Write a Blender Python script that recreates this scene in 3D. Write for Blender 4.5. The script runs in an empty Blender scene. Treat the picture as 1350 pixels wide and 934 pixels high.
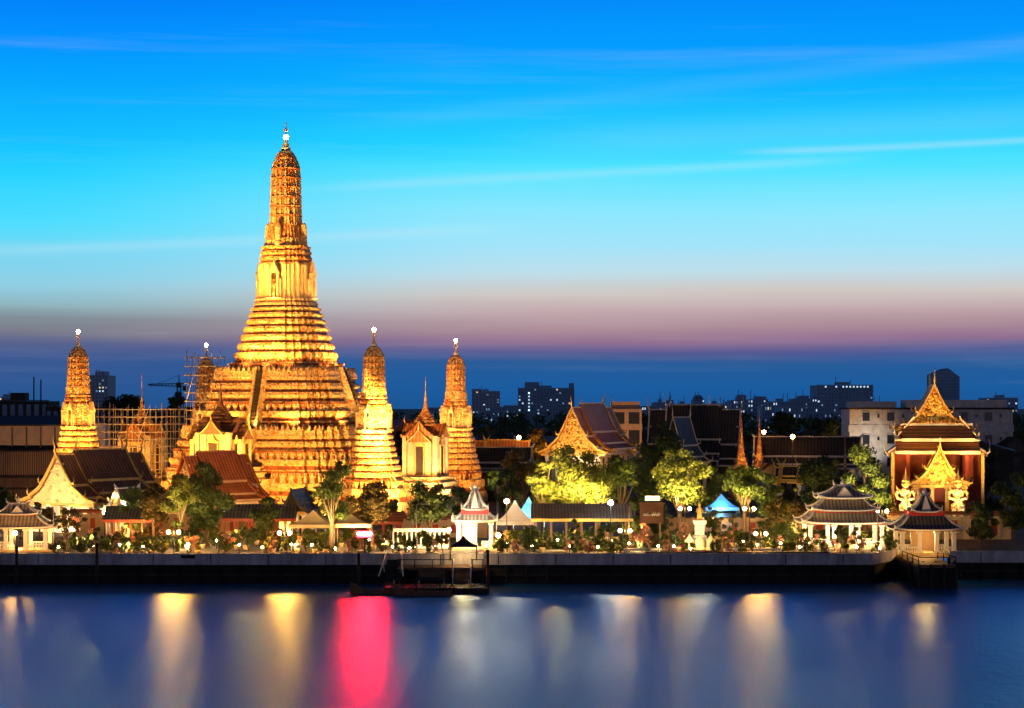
import bpy, math, random
from math import sin, cos, tan, pi, radians as R, sqrt, atan2, exp
from mathutils import Vector, Matrix
C = bpy.context.scene.collection
SC = bpy.context.scene

# ------------------------------------------------------------------ camera
CAMH = 22.6
cam = bpy.data.cameras.new('camera'); camo = bpy.data.objects.new('camera', cam); C.objects.link(camo)
camo.location = (0, 0, CAMH); camo.rotation_euler = (R(90), 0, 0)
cam.lens = 72; cam.sensor_width = 36; cam.shift_y = 68 / 1350
cam.clip_start = 0.5; cam.clip_end = 60000
SC.camera = camo
# ------------------------------------------------------------------ exposure and sampling
SC.view_settings.view_transform = 'Standard'; SC.view_settings.look = 'None'
SC.view_settings.exposure = 0.0; SC.view_settings.gamma = 1; SC.view_settings.use_curve_mapping = False
SC.render.engine = 'CYCLES'
cy = SC.cycles
cy.use_denoising = True
try: cy.denoiser = 'OPENIMAGEDENOISE'
except Exception: pass
cy.max_bounces = 5; cy.diffuse_bounces = 2; cy.glossy_bounces = 3; cy.transmission_bounces = 2; cy.transparent_max_bounces = 4
cy.sample_clamp_indirect = 3.0; cy.sample_clamp_direct = 0; cy.caustics_reflective = False; cy.caustics_refractive = False
try: cy.use_light_tree = True
except Exception: pass

def lin(r, g, b):
    f = lambda c: ((c/255)/12.92 if c/255 <= .04045 else (((c/255)+.055)/1.055)**2.4)
    return (f(r), f(g), f(b), 1)

# ------------------------------------------------------------------ dusk sky
W = bpy.data.worlds.new('World'); SC.world = W; W.use_nodes = True
nt = W.node_tree; N = nt.nodes; L = nt.links; N.clear()
def nd(t, **k):
    n = N.new(t)
    for a, v in k.items(): setattr(n, a, v)
    return n
def mth(op, a, b=None, c=None, clamp=False):
    n = nd('ShaderNodeMath', operation=op, use_clamp=clamp)
    for i, v in enumerate((a, b, c)):
        if v is None: continue
        if isinstance(v, (int, float)): n.inputs[i].default_value = v
        else: L.new(v, n.inputs[i])
    return n.outputs[0]
tc = nd('ShaderNodeTexCoord'); sx = nd('ShaderNodeSeparateXYZ'); L.new(tc.outputs['Generated'], sx.inputs[0])
X_, Y_, Z_ = sx.outputs
hyp = mth('SQRT', mth('ADD', mth('MULTIPLY', X_, X_), mth('MULTIPLY', Y_, Y_)))
tel = mth('DIVIDE', Z_, mth('MAXIMUM', hyp, .001))
az = mth('ARCTAN2', X_, Y_)
def ramp(fac, stops):
    r = nd('ShaderNodeValToRGB'); L.new(fac, r.inputs[0]); e = r.color_ramp.elements
    while len(e) > 1: e.remove(e[-1])
    e[0].position = stops[0][0]; e[0].color = stops[0][1]
    for p, c in stops[1:]:
        q = e.new(p); q.color = c
    return r.outputs[0]
nz = nd('ShaderNodeTexNoise'); nz.inputs['Scale'].default_value = 3.0; nz.inputs['Detail'].default_value = 5
mp = nd('ShaderNodeMapping'); mp.inputs['Scale'].default_value = (1, 1, 14); L.new(tc.outputs['Generated'], mp.inputs[0]); L.new(mp.outputs[0], nz.inputs['Vector'])
wob = mth('MULTIPLY', mth('SUBTRACT', nz.outputs[0], .5), .012)
tt = mth('MULTIPLY', mth('ADD', tel, wob), 2700/1070.0, clamp=True)     # 0.5 = 11 degrees up
def st(py, r, g, b): return ((535-py)/1070.0, lin(r, g, b))
over = [(.56, lin(0, 118, 236)), (.72, lin(2, 84, 190)), (.86, lin(6, 52, 124)), (1.0, lin(10, 24, 54))]
right = ramp(tt, [st(535,26,86,148), st(512,24,92,160), st(480,36,91,153), st(462,85,90,146), st(447,145,110,145), st(430,172,140,152), st(409,196,172,176), st(390,208,199,194), st(361,190,222,235), st(326,163,228,250), st(275,138,232,255), st(222,74,226,255), st(190,36,212,255), st(130,12,184,255), st(60,0,156,255), st(0,0,138,250)] + over)
left = ramp(tt, [st(535,34,84,142), st(500,46,88,148), st(470,60,88,146), st(455,90,100,141), st(440,124,125,140), st(422,128,141,151), st(404,144,184,195), st(380,145,206,227), st(340,124,214,242), st(299,74,221,255), st(245,38,211,255), st(200,18,195,255), st(110,2,164,255), st(50,0,142,255), st(0,0,126,248)] + over)
lr = nd('ShaderNodeMapRange'); lr.interpolation_type = 'SMOOTHSTEP'; L.new(az, lr.inputs[0])
lr.inputs[1].default_value = -.24; lr.inputs[2].default_value = .02
mx = nd('ShaderNodeMix', data_type='RGBA'); L.new(lr.outputs[0], mx.inputs[0]); L.new(left, mx.inputs[6]); L.new(right, mx.inputs[7])
# away from the sunset, over the far shore, the sky is a dim mauve grey
back = ramp(tt, [(0, lin(156, 146, 168)), (.2, lin(150, 146, 174)), (.5, lin(104, 108, 142)), (1.0, lin(16, 26, 50))])
ab_ = mth('ABSOLUTE', az); br = nd('ShaderNodeMapRange'); br.interpolation_type = 'SMOOTHSTEP'; L.new(ab_, br.inputs[0]); br.inputs[1].default_value = .55; br.inputs[2].default_value = 1.5
mxb = nd('ShaderNodeMix', data_type='RGBA'); L.new(br.outputs[0], mxb.inputs[0]); L.new(mx.outputs[2], mxb.inputs[6]); L.new(back, mxb.inputs[7]); mx = mxb
def streak(y0, k, c, w, x0, x1, fade, amp):
    s = mth('MULTIPLY', az, 2700.0); q = mth('MULTIPLY', s, s)
    line = mth('ADD', mth('ADD', mth('MULTIPLY', s, k), mth('MULTIPLY', q, c)), y0)
    d = mth('DIVIDE', mth('SUBTRACT', mth('ADD', mth('MULTIPLY', tel, 2700.0), mth('MULTIPLY', wob, 500.0)), line), w)
    g = mth('EXPONENT', mth('MULTIPLY', mth('MULTIPLY', d, d), -1.0))
    a = nd('ShaderNodeMapRange'); a.interpolation_type = 'SMOOTHSTEP'; L.new(s, a.inputs[0]); a.inputs[1].default_value = x0; a.inputs[2].default_value = x0+fade
    b = nd('ShaderNodeMapRange'); b.interpolation_type = 'SMOOTHSTEP'; L.new(s, b.inputs[0]); b.inputs[1].default_value = x1; b.inputs[2].default_value = x1-fade
    return mth('MULTIPLY', mth('MULTIPLY', g, amp), mth('MULTIPLY', a.outputs[0], b.outputs[0]))
S = streak(335, -.02, .00004, 4.5, 270, 900, 120, .20)
S = mth('ADD', S, streak(300, .055, -.00002, 6, -330, 520, 190, .15))
S = mth('ADD', S, streak(235, .055, 0, 7, -800, 60, 200, .14))
S = mth('ADD', S, streak(392, .11, 0, 11, -300, 900, 260, .025))
S = mth('ADD', S, streak(345, .03, 0, 22, -100, 900, 300, .06))
n2 = nd('ShaderNodeTexNoise'); n2.inputs['Scale'].default_value = 2.2; n2.inputs['Detail'].default_value = 7; n2.inputs['Roughness'].default_value = .62
mp2 = nd('ShaderNodeMapping'); mp2.inputs['Scale'].default_value = (1, 1, 26); mp2.inputs['Rotation'].default_value = (0, R(2.2), 0); L.new(tc.outputs['Generated'], mp2.inputs[0]); L.new(mp2.outputs[0], n2.inputs['Vector'])
wis = nd('ShaderNodeMapRange'); wis.interpolation_type = 'SMOOTHSTEP'; L.new(n2.outputs[0], wis.inputs[0]); wis.inputs[1].default_value = .5; wis.inputs[2].default_value = .8; wis.inputs[4].default_value = .09
S = mth('ADD', mth('MULTIPLY', S, mth('ADD', nz.outputs[0], .5)), wis.outputs[0])
st_mix = nd('ShaderNodeMix', data_type='RGBA'); L.new(S, st_mix.inputs[0]); L.new(mx.outputs[2], st_mix.inputs[6]); st_mix.inputs[7].default_value = lin(235, 240, 245)
st_mix.clamp_factor = True
sky = nd('ShaderNodeTexSky', sky_type='NISHITA'); sky.sun_disc = False; sky.sun_elevation = R(-4); sky.sun_rotation = R(20)
add = nd('ShaderNodeMix', data_type='RGBA', blend_type='ADD'); add.inputs[0].default_value = .01
L.new(st_mix.outputs[2], add.inputs[6]); L.new(sky.outputs[0], add.inputs[7])
bg = nd('ShaderNodeBackground'); bg.inputs[1].default_value = 1.0; L.new(add.outputs[2], bg.inputs[0])
out = nd('ShaderNodeOutputWorld'); L.new(bg.outputs[0], out.inputs[0])
# faint afterglow of the sun that has just set behind the city
sl = bpy.data.lights.new('afterglow_sun', 'SUN'); sl.energy = .02; sl.angle = R(20); sl.color = (1, .75, .6)
so = bpy.data.objects.new('afterglow_sun', sl); C.objects.link(so); so.rotation_euler = (R(-86), 0, R(-20))

# ------------------------------------------------------------------ helpers
def PX(px, Y): return (px - 675) * Y / 2700
def PZ(py, Y): return CAMH - (py - 535) * Y / 2700
G = 3.0                                                    # bank level above the river
rng = random.Random(7)

class MB:
    def __init__(s): s.v = []; s.f = []; s.mi = []; s.sm = []; s.m = 0; s.T = Matrix.Identity(4)
    def add(s, vs, fs, smooth=False):
        b = len(s.v); T = s.T
        s.v += [tuple(T @ Vector(p)) for p in vs]
        for f in fs: s.f.append([b+i for i in f]); s.mi.append(s.m); s.sm.append(smooth)
    def box(s, x0, x1, y0, y1, z0, z1):
        s.add([(x0,y0,z0),(x1,y0,z0),(x1,y1,z0),(x0,y1,z0),(x0,y0,z1),(x1,y0,z1),(x1,y1,z1),(x0,y1,z1)],
              [(0,3,2,1),(4,5,6,7),(0,1,5,4),(1,2,6,5),(2,3,7,6),(3,0,4,7)])
    def cb(s, x, y, z, sx, sy, sz): s.box(x-sx/2, x+sx/2, y-sy/2, y+sy/2, z, z+sz)
    def loft(s, rings, cap0=True, cap1=True, smooth=False, closed=True):
        n = len(rings[0]); vs = [p for r in rings for p in r]; fs = []
        for k in range(len(rings)-1):
            for i in range(n if closed else n-1):
                j = (i+1) % n; fs.append((k*n+i, k*n+j, (k+1)*n+j, (k+1)*n+i))
        if cap0: fs.append(tuple(range(n-1, -1, -1)))
        if cap1: fs.append(tuple((len(rings)-1)*n+i for i in range(n)))
        s.add(vs, fs, smooth)
    def lathe(s, x, y, prof, n=12, smooth=True, sy=1.0, a0=0):
        s.loft([[(x+r*cos(a0+2*pi*i/n), y+r*sy*sin(a0+2*pi*i/n), z) for i in range(n)] for z, r in prof], True, True, smooth)
    def tube(s, pts, rad, n=6, smooth=True):
        pts = [Vector(p) for p in pts]
        if not isinstance(rad, (list, tuple)): rad = [rad]*len(pts)
        rings = []
        for i, p in enumerate(pts):
            d = (pts[min(i+1, len(pts)-1)] - pts[max(i-1, 0)]).normalized()
            u = d.cross(Vector((0, 0, 1)) if abs(d.z) < .95 else Vector((1, 0, 0))).normalized(); w = d.cross(u)
            rings.append([tuple(p + (u*cos(2*pi*k/n) + w*sin(2*pi*k/n))*rad[i]) for k in range(n)])
        s.loft(rings, True, True, smooth)
    def ball(s, x, y, z, r, n=8, m=6, sz=1.0):
        s.lathe(x, y, [(z - r*sz*cos(pi*k/m), max(r*sin(pi*k/m), .01*r)) for k in range(m+1)], n)
    def sheet(s, quads):
        for q in quads: s.add(q, [tuple(range(len(q)))])
    def build(s, name, mats, parent=None, label=None):
        me = bpy.data.meshes.new(name)
        me.from_pydata(s.v, [], s.f)
        if not isinstance(mats, (list, tuple)): mats = [mats]
        mats = list(mats) + ([M['porcelain_shade']] if s.mi and max(s.mi) >= len(mats) else [])
        for m in mats: me.materials.append(m)
        me.polygons.foreach_set('material_index', s.mi); me.polygons.foreach_set('use_smooth', s.sm)
        me.update()
        o = bpy.data.objects.new(name, me); C.objects.link(o)
        if parent is not None: o.parent = parent
        if label: o['label'] = label
        return o

def tag(o, label, cat, group=None, kind=None):
    if label: o['label'] = label
    if cat: o['category'] = cat
    if group: o['group'] = group
    if kind: o['kind'] = kind
    return o
def thing(name, label, cat, loc=(0,0,0), rz=0.0, group=None):
    o = bpy.data.objects.new(name, None); C.objects.link(o); o.empty_display_size = .5
    o.location = loc; o.rotation_euler = (0, 0, rz)
    return tag(o, label, cat, group)
def structure(o): o['kind'] = 'structure'; return o
def kids(o): return [c for c in bpy.data.objects if c.parent == o]
def copy_tree(o, loc=None, rz=None, label=None, group=None, parent=None):
    c = o.copy(); C.objects.link(c)
    if parent is not None: c.parent = parent
    if loc is not None: c.location = loc
    if rz is not None: c.rotation_euler = (0, 0, rz)
    if label: c['label'] = label
    if group: c['group'] = group
    for ch in kids(o): copy_tree(ch, parent=c)
    return c

# ------------------------------------------------------------------ materials
def newmat(name):
    m = bpy.data.materials.new(name); m.use_nodes = True
    t = m.node_tree; b = t.nodes['Principled BSDF']; return m, t, b
def setp(b, **k):
    for a, v in k.items():
        a = {'rough':'Roughness','metal':'Metallic','spec':'Specular IOR Level','col':'Base Color'}.get(a, a)
        b.inputs[a].default_value = v
def c4(c, k=1.0): return (min(c[0]*k,1), min(c[1]*k,1), min(c[2]*k,1), 1)
def node(t, kind, **k):
    n = t.nodes.new(kind)
    for a, v in k.items(): setattr(n, a, v)
    return n
def pm(name, col, rough=.75, var=.3, scale=.8, bump=.25, metal=0.0, spec=.3, col2=None, stretch=(1,1,1)):
    m, t, b = newmat(name); setp(b, rough=rough, metal=metal, spec=spec)
    tc = node(t, 'ShaderNodeTexCoord'); mp = node(t, 'ShaderNodeMapping'); mp.inputs['Scale'].default_value = stretch
    t.links.new(tc.outputs['Object'], mp.inputs[0])
    nz = node(t, 'ShaderNodeTexNoise'); nz.inputs['Scale'].default_value = scale; nz.inputs['Detail'].default_value = 6; nz.inputs['Roughness'].default_value = .65
    t.links.new(mp.outputs[0], nz.inputs['Vector'])
    r = node(t, 'ShaderNodeValToRGB'); e = r.color_ramp.elements
    e[0].position = .3; e[1].position = .7; e[0].color = c4(col, 1-var); e[1].color = c4(col2 or col, 1 if col2 else 1+var)
    t.links.new(nz.outputs[0], r.inputs[0]); t.links.new(r.outputs[0], b.inputs['Base Color'])
    if bump:
        n2 = node(t, 'ShaderNodeTexNoise'); n2.inputs['Scale'].default_value = scale*6; n2.inputs['Detail'].default_value = 3
        t.links.new(mp.outputs[0], n2.inputs['Vector'])
        bp = node(t, 'ShaderNodeBump'); bp.inputs['Strength'].default_value = bump; bp.inputs['Distance'].default_value = .15
        t.links.new(n2.outputs[0], bp.inputs['Height']); t.links.new(bp.outputs[0], b.inputs['Normal'])
    return m
def mosaic(name, cols, scale, bump=.8, rough=.55, metal=0.0):
    """stucco set with pieces of coloured porcelain"""
    m, t, b = newmat(name); setp(b, rough=rough, metal=metal, spec=.4)
    tc = node(t, 'ShaderNodeTexCoord'); v = node(t, 'ShaderNodeTexVoronoi'); v.inputs['Scale'].default_value = scale
    t.links.new(tc.outputs['Object'], v.inputs['Vector'])
    sp = node(t, 'ShaderNodeSeparateColor'); t.links.new(v.outputs['Color'], sp.inputs[0])
    nz = node(t, 'ShaderNodeTexNoise'); nz.inputs['Scale'].default_value = .35; nz.inputs['Detail'].default_value = 5; t.links.new(tc.outputs['Object'], nz.inputs['Vector'])
    ad = node(t, 'ShaderNodeMath', operation='MULTIPLY_ADD'); t.links.new(nz.outputs[0], ad.inputs[0]); ad.inputs[1].default_value = .5; 
    sc = node(t, 'ShaderNodeMath', operation='MULTIPLY_ADD'); t.links.new(sp.outputs[0], sc.inputs[0]); sc.inputs[1].default_value = .8; sc.inputs[2].default_value = -.15
    t.links.new(sc.outputs[0], ad.inputs[2])
    r = node(t, 'ShaderNodeValToRGB'); r.color_ramp.interpolation = 'CONSTANT'; e = r.color_ramp.elements
    while len(e) > 1: e.remove(e[-1])
    e[0].position = 0; e[0].color = c4(cols[0][1])
    for p, c in cols[1:]: q = e.new(p); q.color = c4(c)
    t.links.new(ad.outputs[0], r.inputs[0]); t.links.new(r.outputs[0], b.inputs['Base Color'])
    bp = node(t, 'ShaderNodeBump'); bp.inputs['Strength'].default_value = bump; bp.inputs['Distance'].default_value = .25; bp.invert = True
    t.links.new(v.outputs['Distance'], bp.inputs['Height']); t.links.new(bp.outputs[0], b.inputs['Normal'])
    return m
def tiles(name, col, col2, sx=9.0, axis=1, rough=.55, var=.35):
    """rows of roof tiles: ribs along one axis, courses up the slope, patchy ageing"""
    m, t, b = newmat(name); setp(b, rough=rough, spec=.35)
    tc = node(t, 'ShaderNodeTexCoord'); sp = node(t, 'ShaderNodeSeparateXYZ'); t.links.new(tc.outputs['Object'], sp.inputs[0])
    def wave(o, k):
        a = node(t, 'ShaderNodeMath', operation='MULTIPLY'); t.links.new(o, a.inputs[0]); a.inputs[1].default_value = k
        s_ = node(t, 'ShaderNodeMath', operation='SINE'); t.links.new(a.outputs[0], s_.inputs[0]); return s_.outputs[0]
    nz = node(t, 'ShaderNodeTexNoise'); nz.inputs['Scale'].default_value = .5; nz.inputs['Detail'].default_value = 8; nz.inputs['Roughness'].default_value = .7; t.links.new(tc.outputs['Object'], nz.inputs['Vector'])
    mr = node(t, 'ShaderNodeMath', operation='MULTIPLY_ADD'); t.links.new(wave(sp.outputs[axis], sx), mr.inputs[0]); mr.inputs[1].default_value = .22; t.links.new(nz.outputs[0], mr.inputs[2])
    m2 = node(t, 'ShaderNodeMath', operation='MULTIPLY_ADD'); t.links.new(wave(sp.outputs[2], 14.0), m2.inputs[0]); m2.inputs[1].default_value = .04; t.links.new(mr.outputs[0], m2.inputs[2])
    r = node(t, 'ShaderNodeValToRGB'); e = r.color_ramp.elements; e[0].position = .22; e[1].position = .8; e[0].color = c4(col, 1-var); e[1].color = c4(col2)
    t.links.new(m2.outputs[0], r.inputs[0]); t.links.new(r.outputs[0], b.inputs['Base Color'])
    bp = node(t, 'ShaderNodeBump'); bp.inputs['Strength'].default_value = .6; bp.inputs['Distance'].default_value = .12
    t.links.new(m2.outputs[0], bp.inputs['Height']); t.links.new(bp.outputs[0], b.inputs['Normal'])
    return m
def leafmat(name, a, c, trans=.35):
    m, t, b = newmat(name); setp(b, rough=.5, spec=.3)
    tc = node(t, 'ShaderNodeTexCoord'); nz = node(t, 'ShaderNodeTexNoise'); nz.inputs['Scale'].default_value = .9; nz.inputs['Detail'].default_value = 8; nz.inputs['Roughness'].default_value = .8
    t.links.new(tc.outputs['Object'], nz.inputs['Vector'])
    r = node(t, 'ShaderNodeValToRGB'); e = r.color_ramp.elements; e[0].position = .32; e[1].position = .68; e[0].color = c4(a); e[1].color = c4(c)
    t.links.new(nz.outputs[0], r.inputs[0]); t.links.new(r.outputs[0], b.inputs['Base Color'])
    tr = node(t, 'ShaderNodeBsdfTranslucent'); t.links.new(r.outputs[0], tr.inputs[0])
    ms = node(t, 'ShaderNodeMixShader'); ms.inputs[0].default_value = trans; t.links.new(b.outputs[0], ms.inputs[1]); t.links.new(tr.outputs[0], ms.inputs[2])
    t.links.new(ms.outputs[0], t.nodes['Material Output'].inputs[0])
    return m
def glow(name, col, k):
    m, t, b = newmat(name); setp(b, col=c4(col)); b.inputs['Emission Color'].default_value = c4(col); b.inputs['Emission Strength'].default_value = k
    return m

CREAM=(.66,.46,.2); OCHRE=(.6,.34,.1); RUST=(.44,.15,.04); OLIVE=(.16,.17,.07); DARKS=(.12,.06,.03); PALE=(.74,.58,.32)
M = {}
M['porcelain'] = mosaic('porcelain_stucco', [(0,DARKS),(.05,RUST),(.14,OCHRE),(.34,CREAM),(.62,PALE),(.85,OCHRE)], 2.2)
M['porcelain_shade'] = mosaic('recess_shade_course', [(0,(.12,.045,.02)),(.2,(.3,.08,.025)),(.5,(.45,.13,.04)),(.75,(.24,.08,.03)),(.9,OCHRE)], 2.0)  # shade of the recesses put into the colour of these courses
M['porcelain_fine'] = mosaic('porcelain_fine', [(0,DARKS),(.06,RUST),(.16,OCHRE),(.36,CREAM),(.6,PALE),(.8,CREAM)], 3.0)
M['porcelain_red'] = mosaic('porcelain_red', [(0,DARKS),(.12,RUST),(.36,(.46,.2,.08)),(.55,OCHRE),(.75,CREAM)], 2.2)
M['stucco'] = pm('cream_stucco', (.66,.5,.27), .7, .25, .7, .5)
M['stair_stone'] = pm('shaded_stair_stone', (.03,.022,.018), .8, .3)  # the stair's shadow is put into the stone colour
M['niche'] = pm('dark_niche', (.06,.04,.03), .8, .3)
M['gold'] = mosaic('gilt_carving', [(0,(.16,.06,.02)),(.16,(.45,.2,.04)),(.34,(.75,.47,.1)),(.6,(.85,.6,.16)),(.8,(.6,.33,.06))], 2.4, 1.0, .4, .25)
M['gilt'] = pm('gilt_trim', (.75,.48,.13), .4, .3, 2, .4, .3)
M['white'] = pm('white_plaster', (.78,.75,.7), .6, .12, 1.2, .15)
M['offwhite'] = pm('aged_white_plaster', (.6,.57,.52), .75, .25, .6, .25)
M['redwall'] = pm('red_lacquer_wall', (.33,.05,.02), .5, .3, .8, .2)
M['redtrim'] = pm('red_trim', (.6,.06,.05), .5, .2, 1, .1)
M['roof_brown'] = tiles('dark_brown_tiles', (.11,.055,.03), (.25,.12,.06), 9)
M['roof_red'] = tiles('red_brown_tiles', (.2,.06,.022), (.42,.13,.045), 9)
M['roof_orange'] = tiles('orange_tiles', (.38,.13,.035), (.6,.24,.075), 9)
M['roof_grey'] = tiles('grey_tiles', (.09,.085,.09), (.24,.22,.21), 9)
M['roof_green'] = tiles('grey_green_tiles', (.26,.22,.17), (.55,.47,.35), 12.5, 0)
M['roof_slate'] = tiles('slate_tiles', (.045,.042,.044), (.15,.14,.135), 12.5, 0)
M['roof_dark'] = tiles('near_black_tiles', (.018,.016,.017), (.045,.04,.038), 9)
M['sheet_roof'] = tiles('weathered_sheet_roof', (.10,.075,.06), (.19,.14,.11), 14, 0)
M['concrete'] = pm('river_wall_concrete', (.5,.465,.46), .85, .5, .35, .6, stretch=(1.6,1,.5))
M['wetwall'] = pm('wet_black_footing', (.012,.011,.011), .6, .5, .8, .8)  # near-black holds both the wet and the shade under the overhang
M['darkwood'] = pm('dark_wet_timber', (.035,.026,.02), .6, .4, 1.2, .4, stretch=(1,1,.3))
M['brownwood'] = pm('brown_timber', (.16,.09,.05), .7, .35, 1.2, .3)
M['paving'] = pm('bank_paving', (.085,.07,.055), .85, .35, .25, .3)
M['metal'] = pm('dark_grey_metal', (.05,.05,.055), .5, .2, 2, .1, .5)
M['steel'] = pm('galvanised_pipe', (.5,.45,.37), .45, .2, 2, .1, .3)
M['bark'] = pm('grey_brown_bark', (.16,.11,.075), .9, .35, 2.5, .8, stretch=(1,1,.3))
M['tan_cloth'] = pm('tan_canvas', (.5,.38,.22), .8, .15, .8, .1)
M['grey_cloth'] = pm('grey_canvas', (.3,.26,.24), .8, .15, .8, .1)
M['blue_cloth'] = pm('blue_canvas', (.08,.26,.5), .7, .15, .8, .1)
M['black_cloth'] = pm('black_canvas', (.03,.03,.03), .8, .2, .8, .1)
M['tan_wall'] = pm('tan_render', (.42,.28,.18), .85, .2, .3, .2)
M['brown_wall'] = pm('brown_siding', (.16,.1,.07), .85, .35, .5, .3, stretch=(3,3,.3))
M['city'] = pm('blue_grey_haze_wall', (.34,.46,.6), .85, .15, .05, 0)  # distance haze put into the blue of these far walls and glass
M['city_dark'] = pm('dark_blue_haze_wall', (.2,.36,.55), .85, .2, .05, 0)
M['city_band'] = pm('blue_haze_glass', (.12,.24,.42), .3, .2, .1, 0)
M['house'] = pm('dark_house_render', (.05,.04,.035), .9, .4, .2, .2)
M['glass'] = pm('dark_window_glass', (.03,.035,.045), .12, .2, 1, 0, 0, .5)
M['dark_sign'] = pm('brown_sign_board', (.06,.02,.012), .7, .3, 1, .1)
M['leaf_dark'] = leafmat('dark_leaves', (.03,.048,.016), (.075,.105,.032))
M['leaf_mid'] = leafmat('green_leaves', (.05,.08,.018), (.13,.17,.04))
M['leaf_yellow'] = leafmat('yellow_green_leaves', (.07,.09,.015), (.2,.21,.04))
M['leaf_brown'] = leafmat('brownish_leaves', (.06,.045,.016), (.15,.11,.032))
M['petal'] = leafmat('pink_blossom', (.3,.08,.06), (.6,.35,.2), .2)
M['warm_lamp'] = glow('warm_lamp_glass', (1,.44,.09), 560)
M['gold_lamp'] = glow('gold_lamp_glass', (1,.40,.06), 1300)
M['soft_lamp'] = glow('soft_lamp_glass', (1,.48,.12), 380)
M['lamp_small'] = glow('warm_bulb_glass', (1,.62,.22), 90)
M['white_lamp'] = glow('white_lamp_glass', (.8,.92,1), 110)
M['spire_lamp'] = glow('spire_lamp_glass', (1,.86,.6), 60)
M['red_lamp'] = glow('red_led_tube', (1,.004,.006), 4200)
M['orange_lamp'] = glow('sodium_lamp_glass', (1,.42,.1), 80)
M['win_cool'] = glow('lit_window_cool', (.65,.85,1), .95); M['win_dim'] = glow('lit_window_dim', (.4,.66,1), .3)
M['win_warm'] = glow('lit_window_warm', (1,.75,.4), .9)
M['sign_face'] = glow('lit_sign_face', (1,.93,.82), .9)

def flood(loc, target, watts, col=(1,.58,.2), ang=60, blend=.6, rad=.4, name='floodlight'):
    d = bpy.data.lights.new(name, 'SPOT'); d.energy = watts; d.color = col; d.spot_size = R(ang); d.spot_blend = blend; d.shadow_soft_size = rad
    o = bpy.data.objects.new(name, d); C.objects.link(o); o.location = loc
    o.rotation_euler = (Vector(target) - Vector(loc)).to_track_quat('-Z', 'Y').to_euler()
    return o
def bulb(loc, watts, col=(1,.62,.26), rad=.25, name='bulb_light'):
    d = bpy.data.lights.new(name, 'POINT'); d.energy = watts; d.color = col; d.shadow_soft_size = rad
    o = bpy.data.objects.new(name, d); C.objects.link(o); o.location = loc; return o
# ================================================================== SETTING
def sheet_obj(name, pts, mat):
    mb = MB(); mb.add(pts, [tuple(range(len(pts)))]); return structure(mb.build(name, mat))
# river
m = bpy.data.materials.new('river_water'); m.use_nodes = True; t = m.node_tree; t.nodes.clear()
gl = node(t, 'ShaderNodeBsdfAnisotropic' if False else 'ShaderNodeBsdfGlossy', distribution='BECKMANN'); gl.inputs['Roughness'].default_value = .36; gl.inputs['Color'].default_value = (.60, .78, .90, 1)
df = node(t, 'ShaderNodeBsdfDiffuse'); df.inputs['Color'].default_value = (0, .19, .44, 1)
fr = node(t, 'ShaderNodeFresnel'); fr.inputs['IOR'].default_value = 1.33
ms = node(t, 'ShaderNodeMixShader'); t.links.new(fr.outputs[0], ms.inputs[0]); t.links.new(df.outputs[0], ms.inputs[1]); t.links.new(gl.outputs[0], ms.inputs[2])
mo = node(t, 'ShaderNodeOutputMaterial'); t.links.new(ms.outputs[0], mo.inputs[0])
tc = node(t, 'ShaderNodeTexCoord'); mp = node(t, 'ShaderNodeMapping'); mp.inputs['Scale'].default_value = (.5, .62, 1)
t.links.new(tc.outputs['Object'], mp.inputs[0]); nz = node(t, 'ShaderNodeTexNoise'); nz.inputs['Scale'].default_value = 1.0; nz.inputs['Detail'].default_value = 5; nz.inputs['Roughness'].default_value = .7
t.links.new(mp.outputs[0], nz.inputs['Vector'])
bp = node(t, 'ShaderNodeBump'); bp.inputs['Strength'].default_value = .8; bp.inputs['Distance'].default_value = .22
t.links.new(nz.outputs[0], bp.inputs['Height']); t.links.new(bp.outputs[0], gl.inputs['Normal'])
n3 = node(t, 'ShaderNodeTexNoise'); n3.inputs['Scale'].default_value = .03; n3.inputs['Detail'].default_value = 6; t.links.new(tc.outputs['Object'], n3.inputs['Vector'])
rr = node(t, 'ShaderNodeMapRange'); t.links.new(n3.outputs[0], rr.inputs[0]); rr.inputs[1].default_value = .3; rr.inputs[2].default_value = .7; rr.inputs[3].default_value = .31; rr.inputs[4].default_value = .40
t.links.new(rr.outputs[0], gl.inputs['Roughness'])
M['water'] = m
structure(sheet_obj('water', [(-1500,-300,0),(1500,-300,0),(1500,275,0),(-1500,275,0)], m))
sheet_obj('ground', [(-11900,262.3,G),(46,262.3,G),(51.5,269.5,G),(11900,269.5,G),(11900,11900,G),(-11900,11900,G)], M['paving'])

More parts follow.
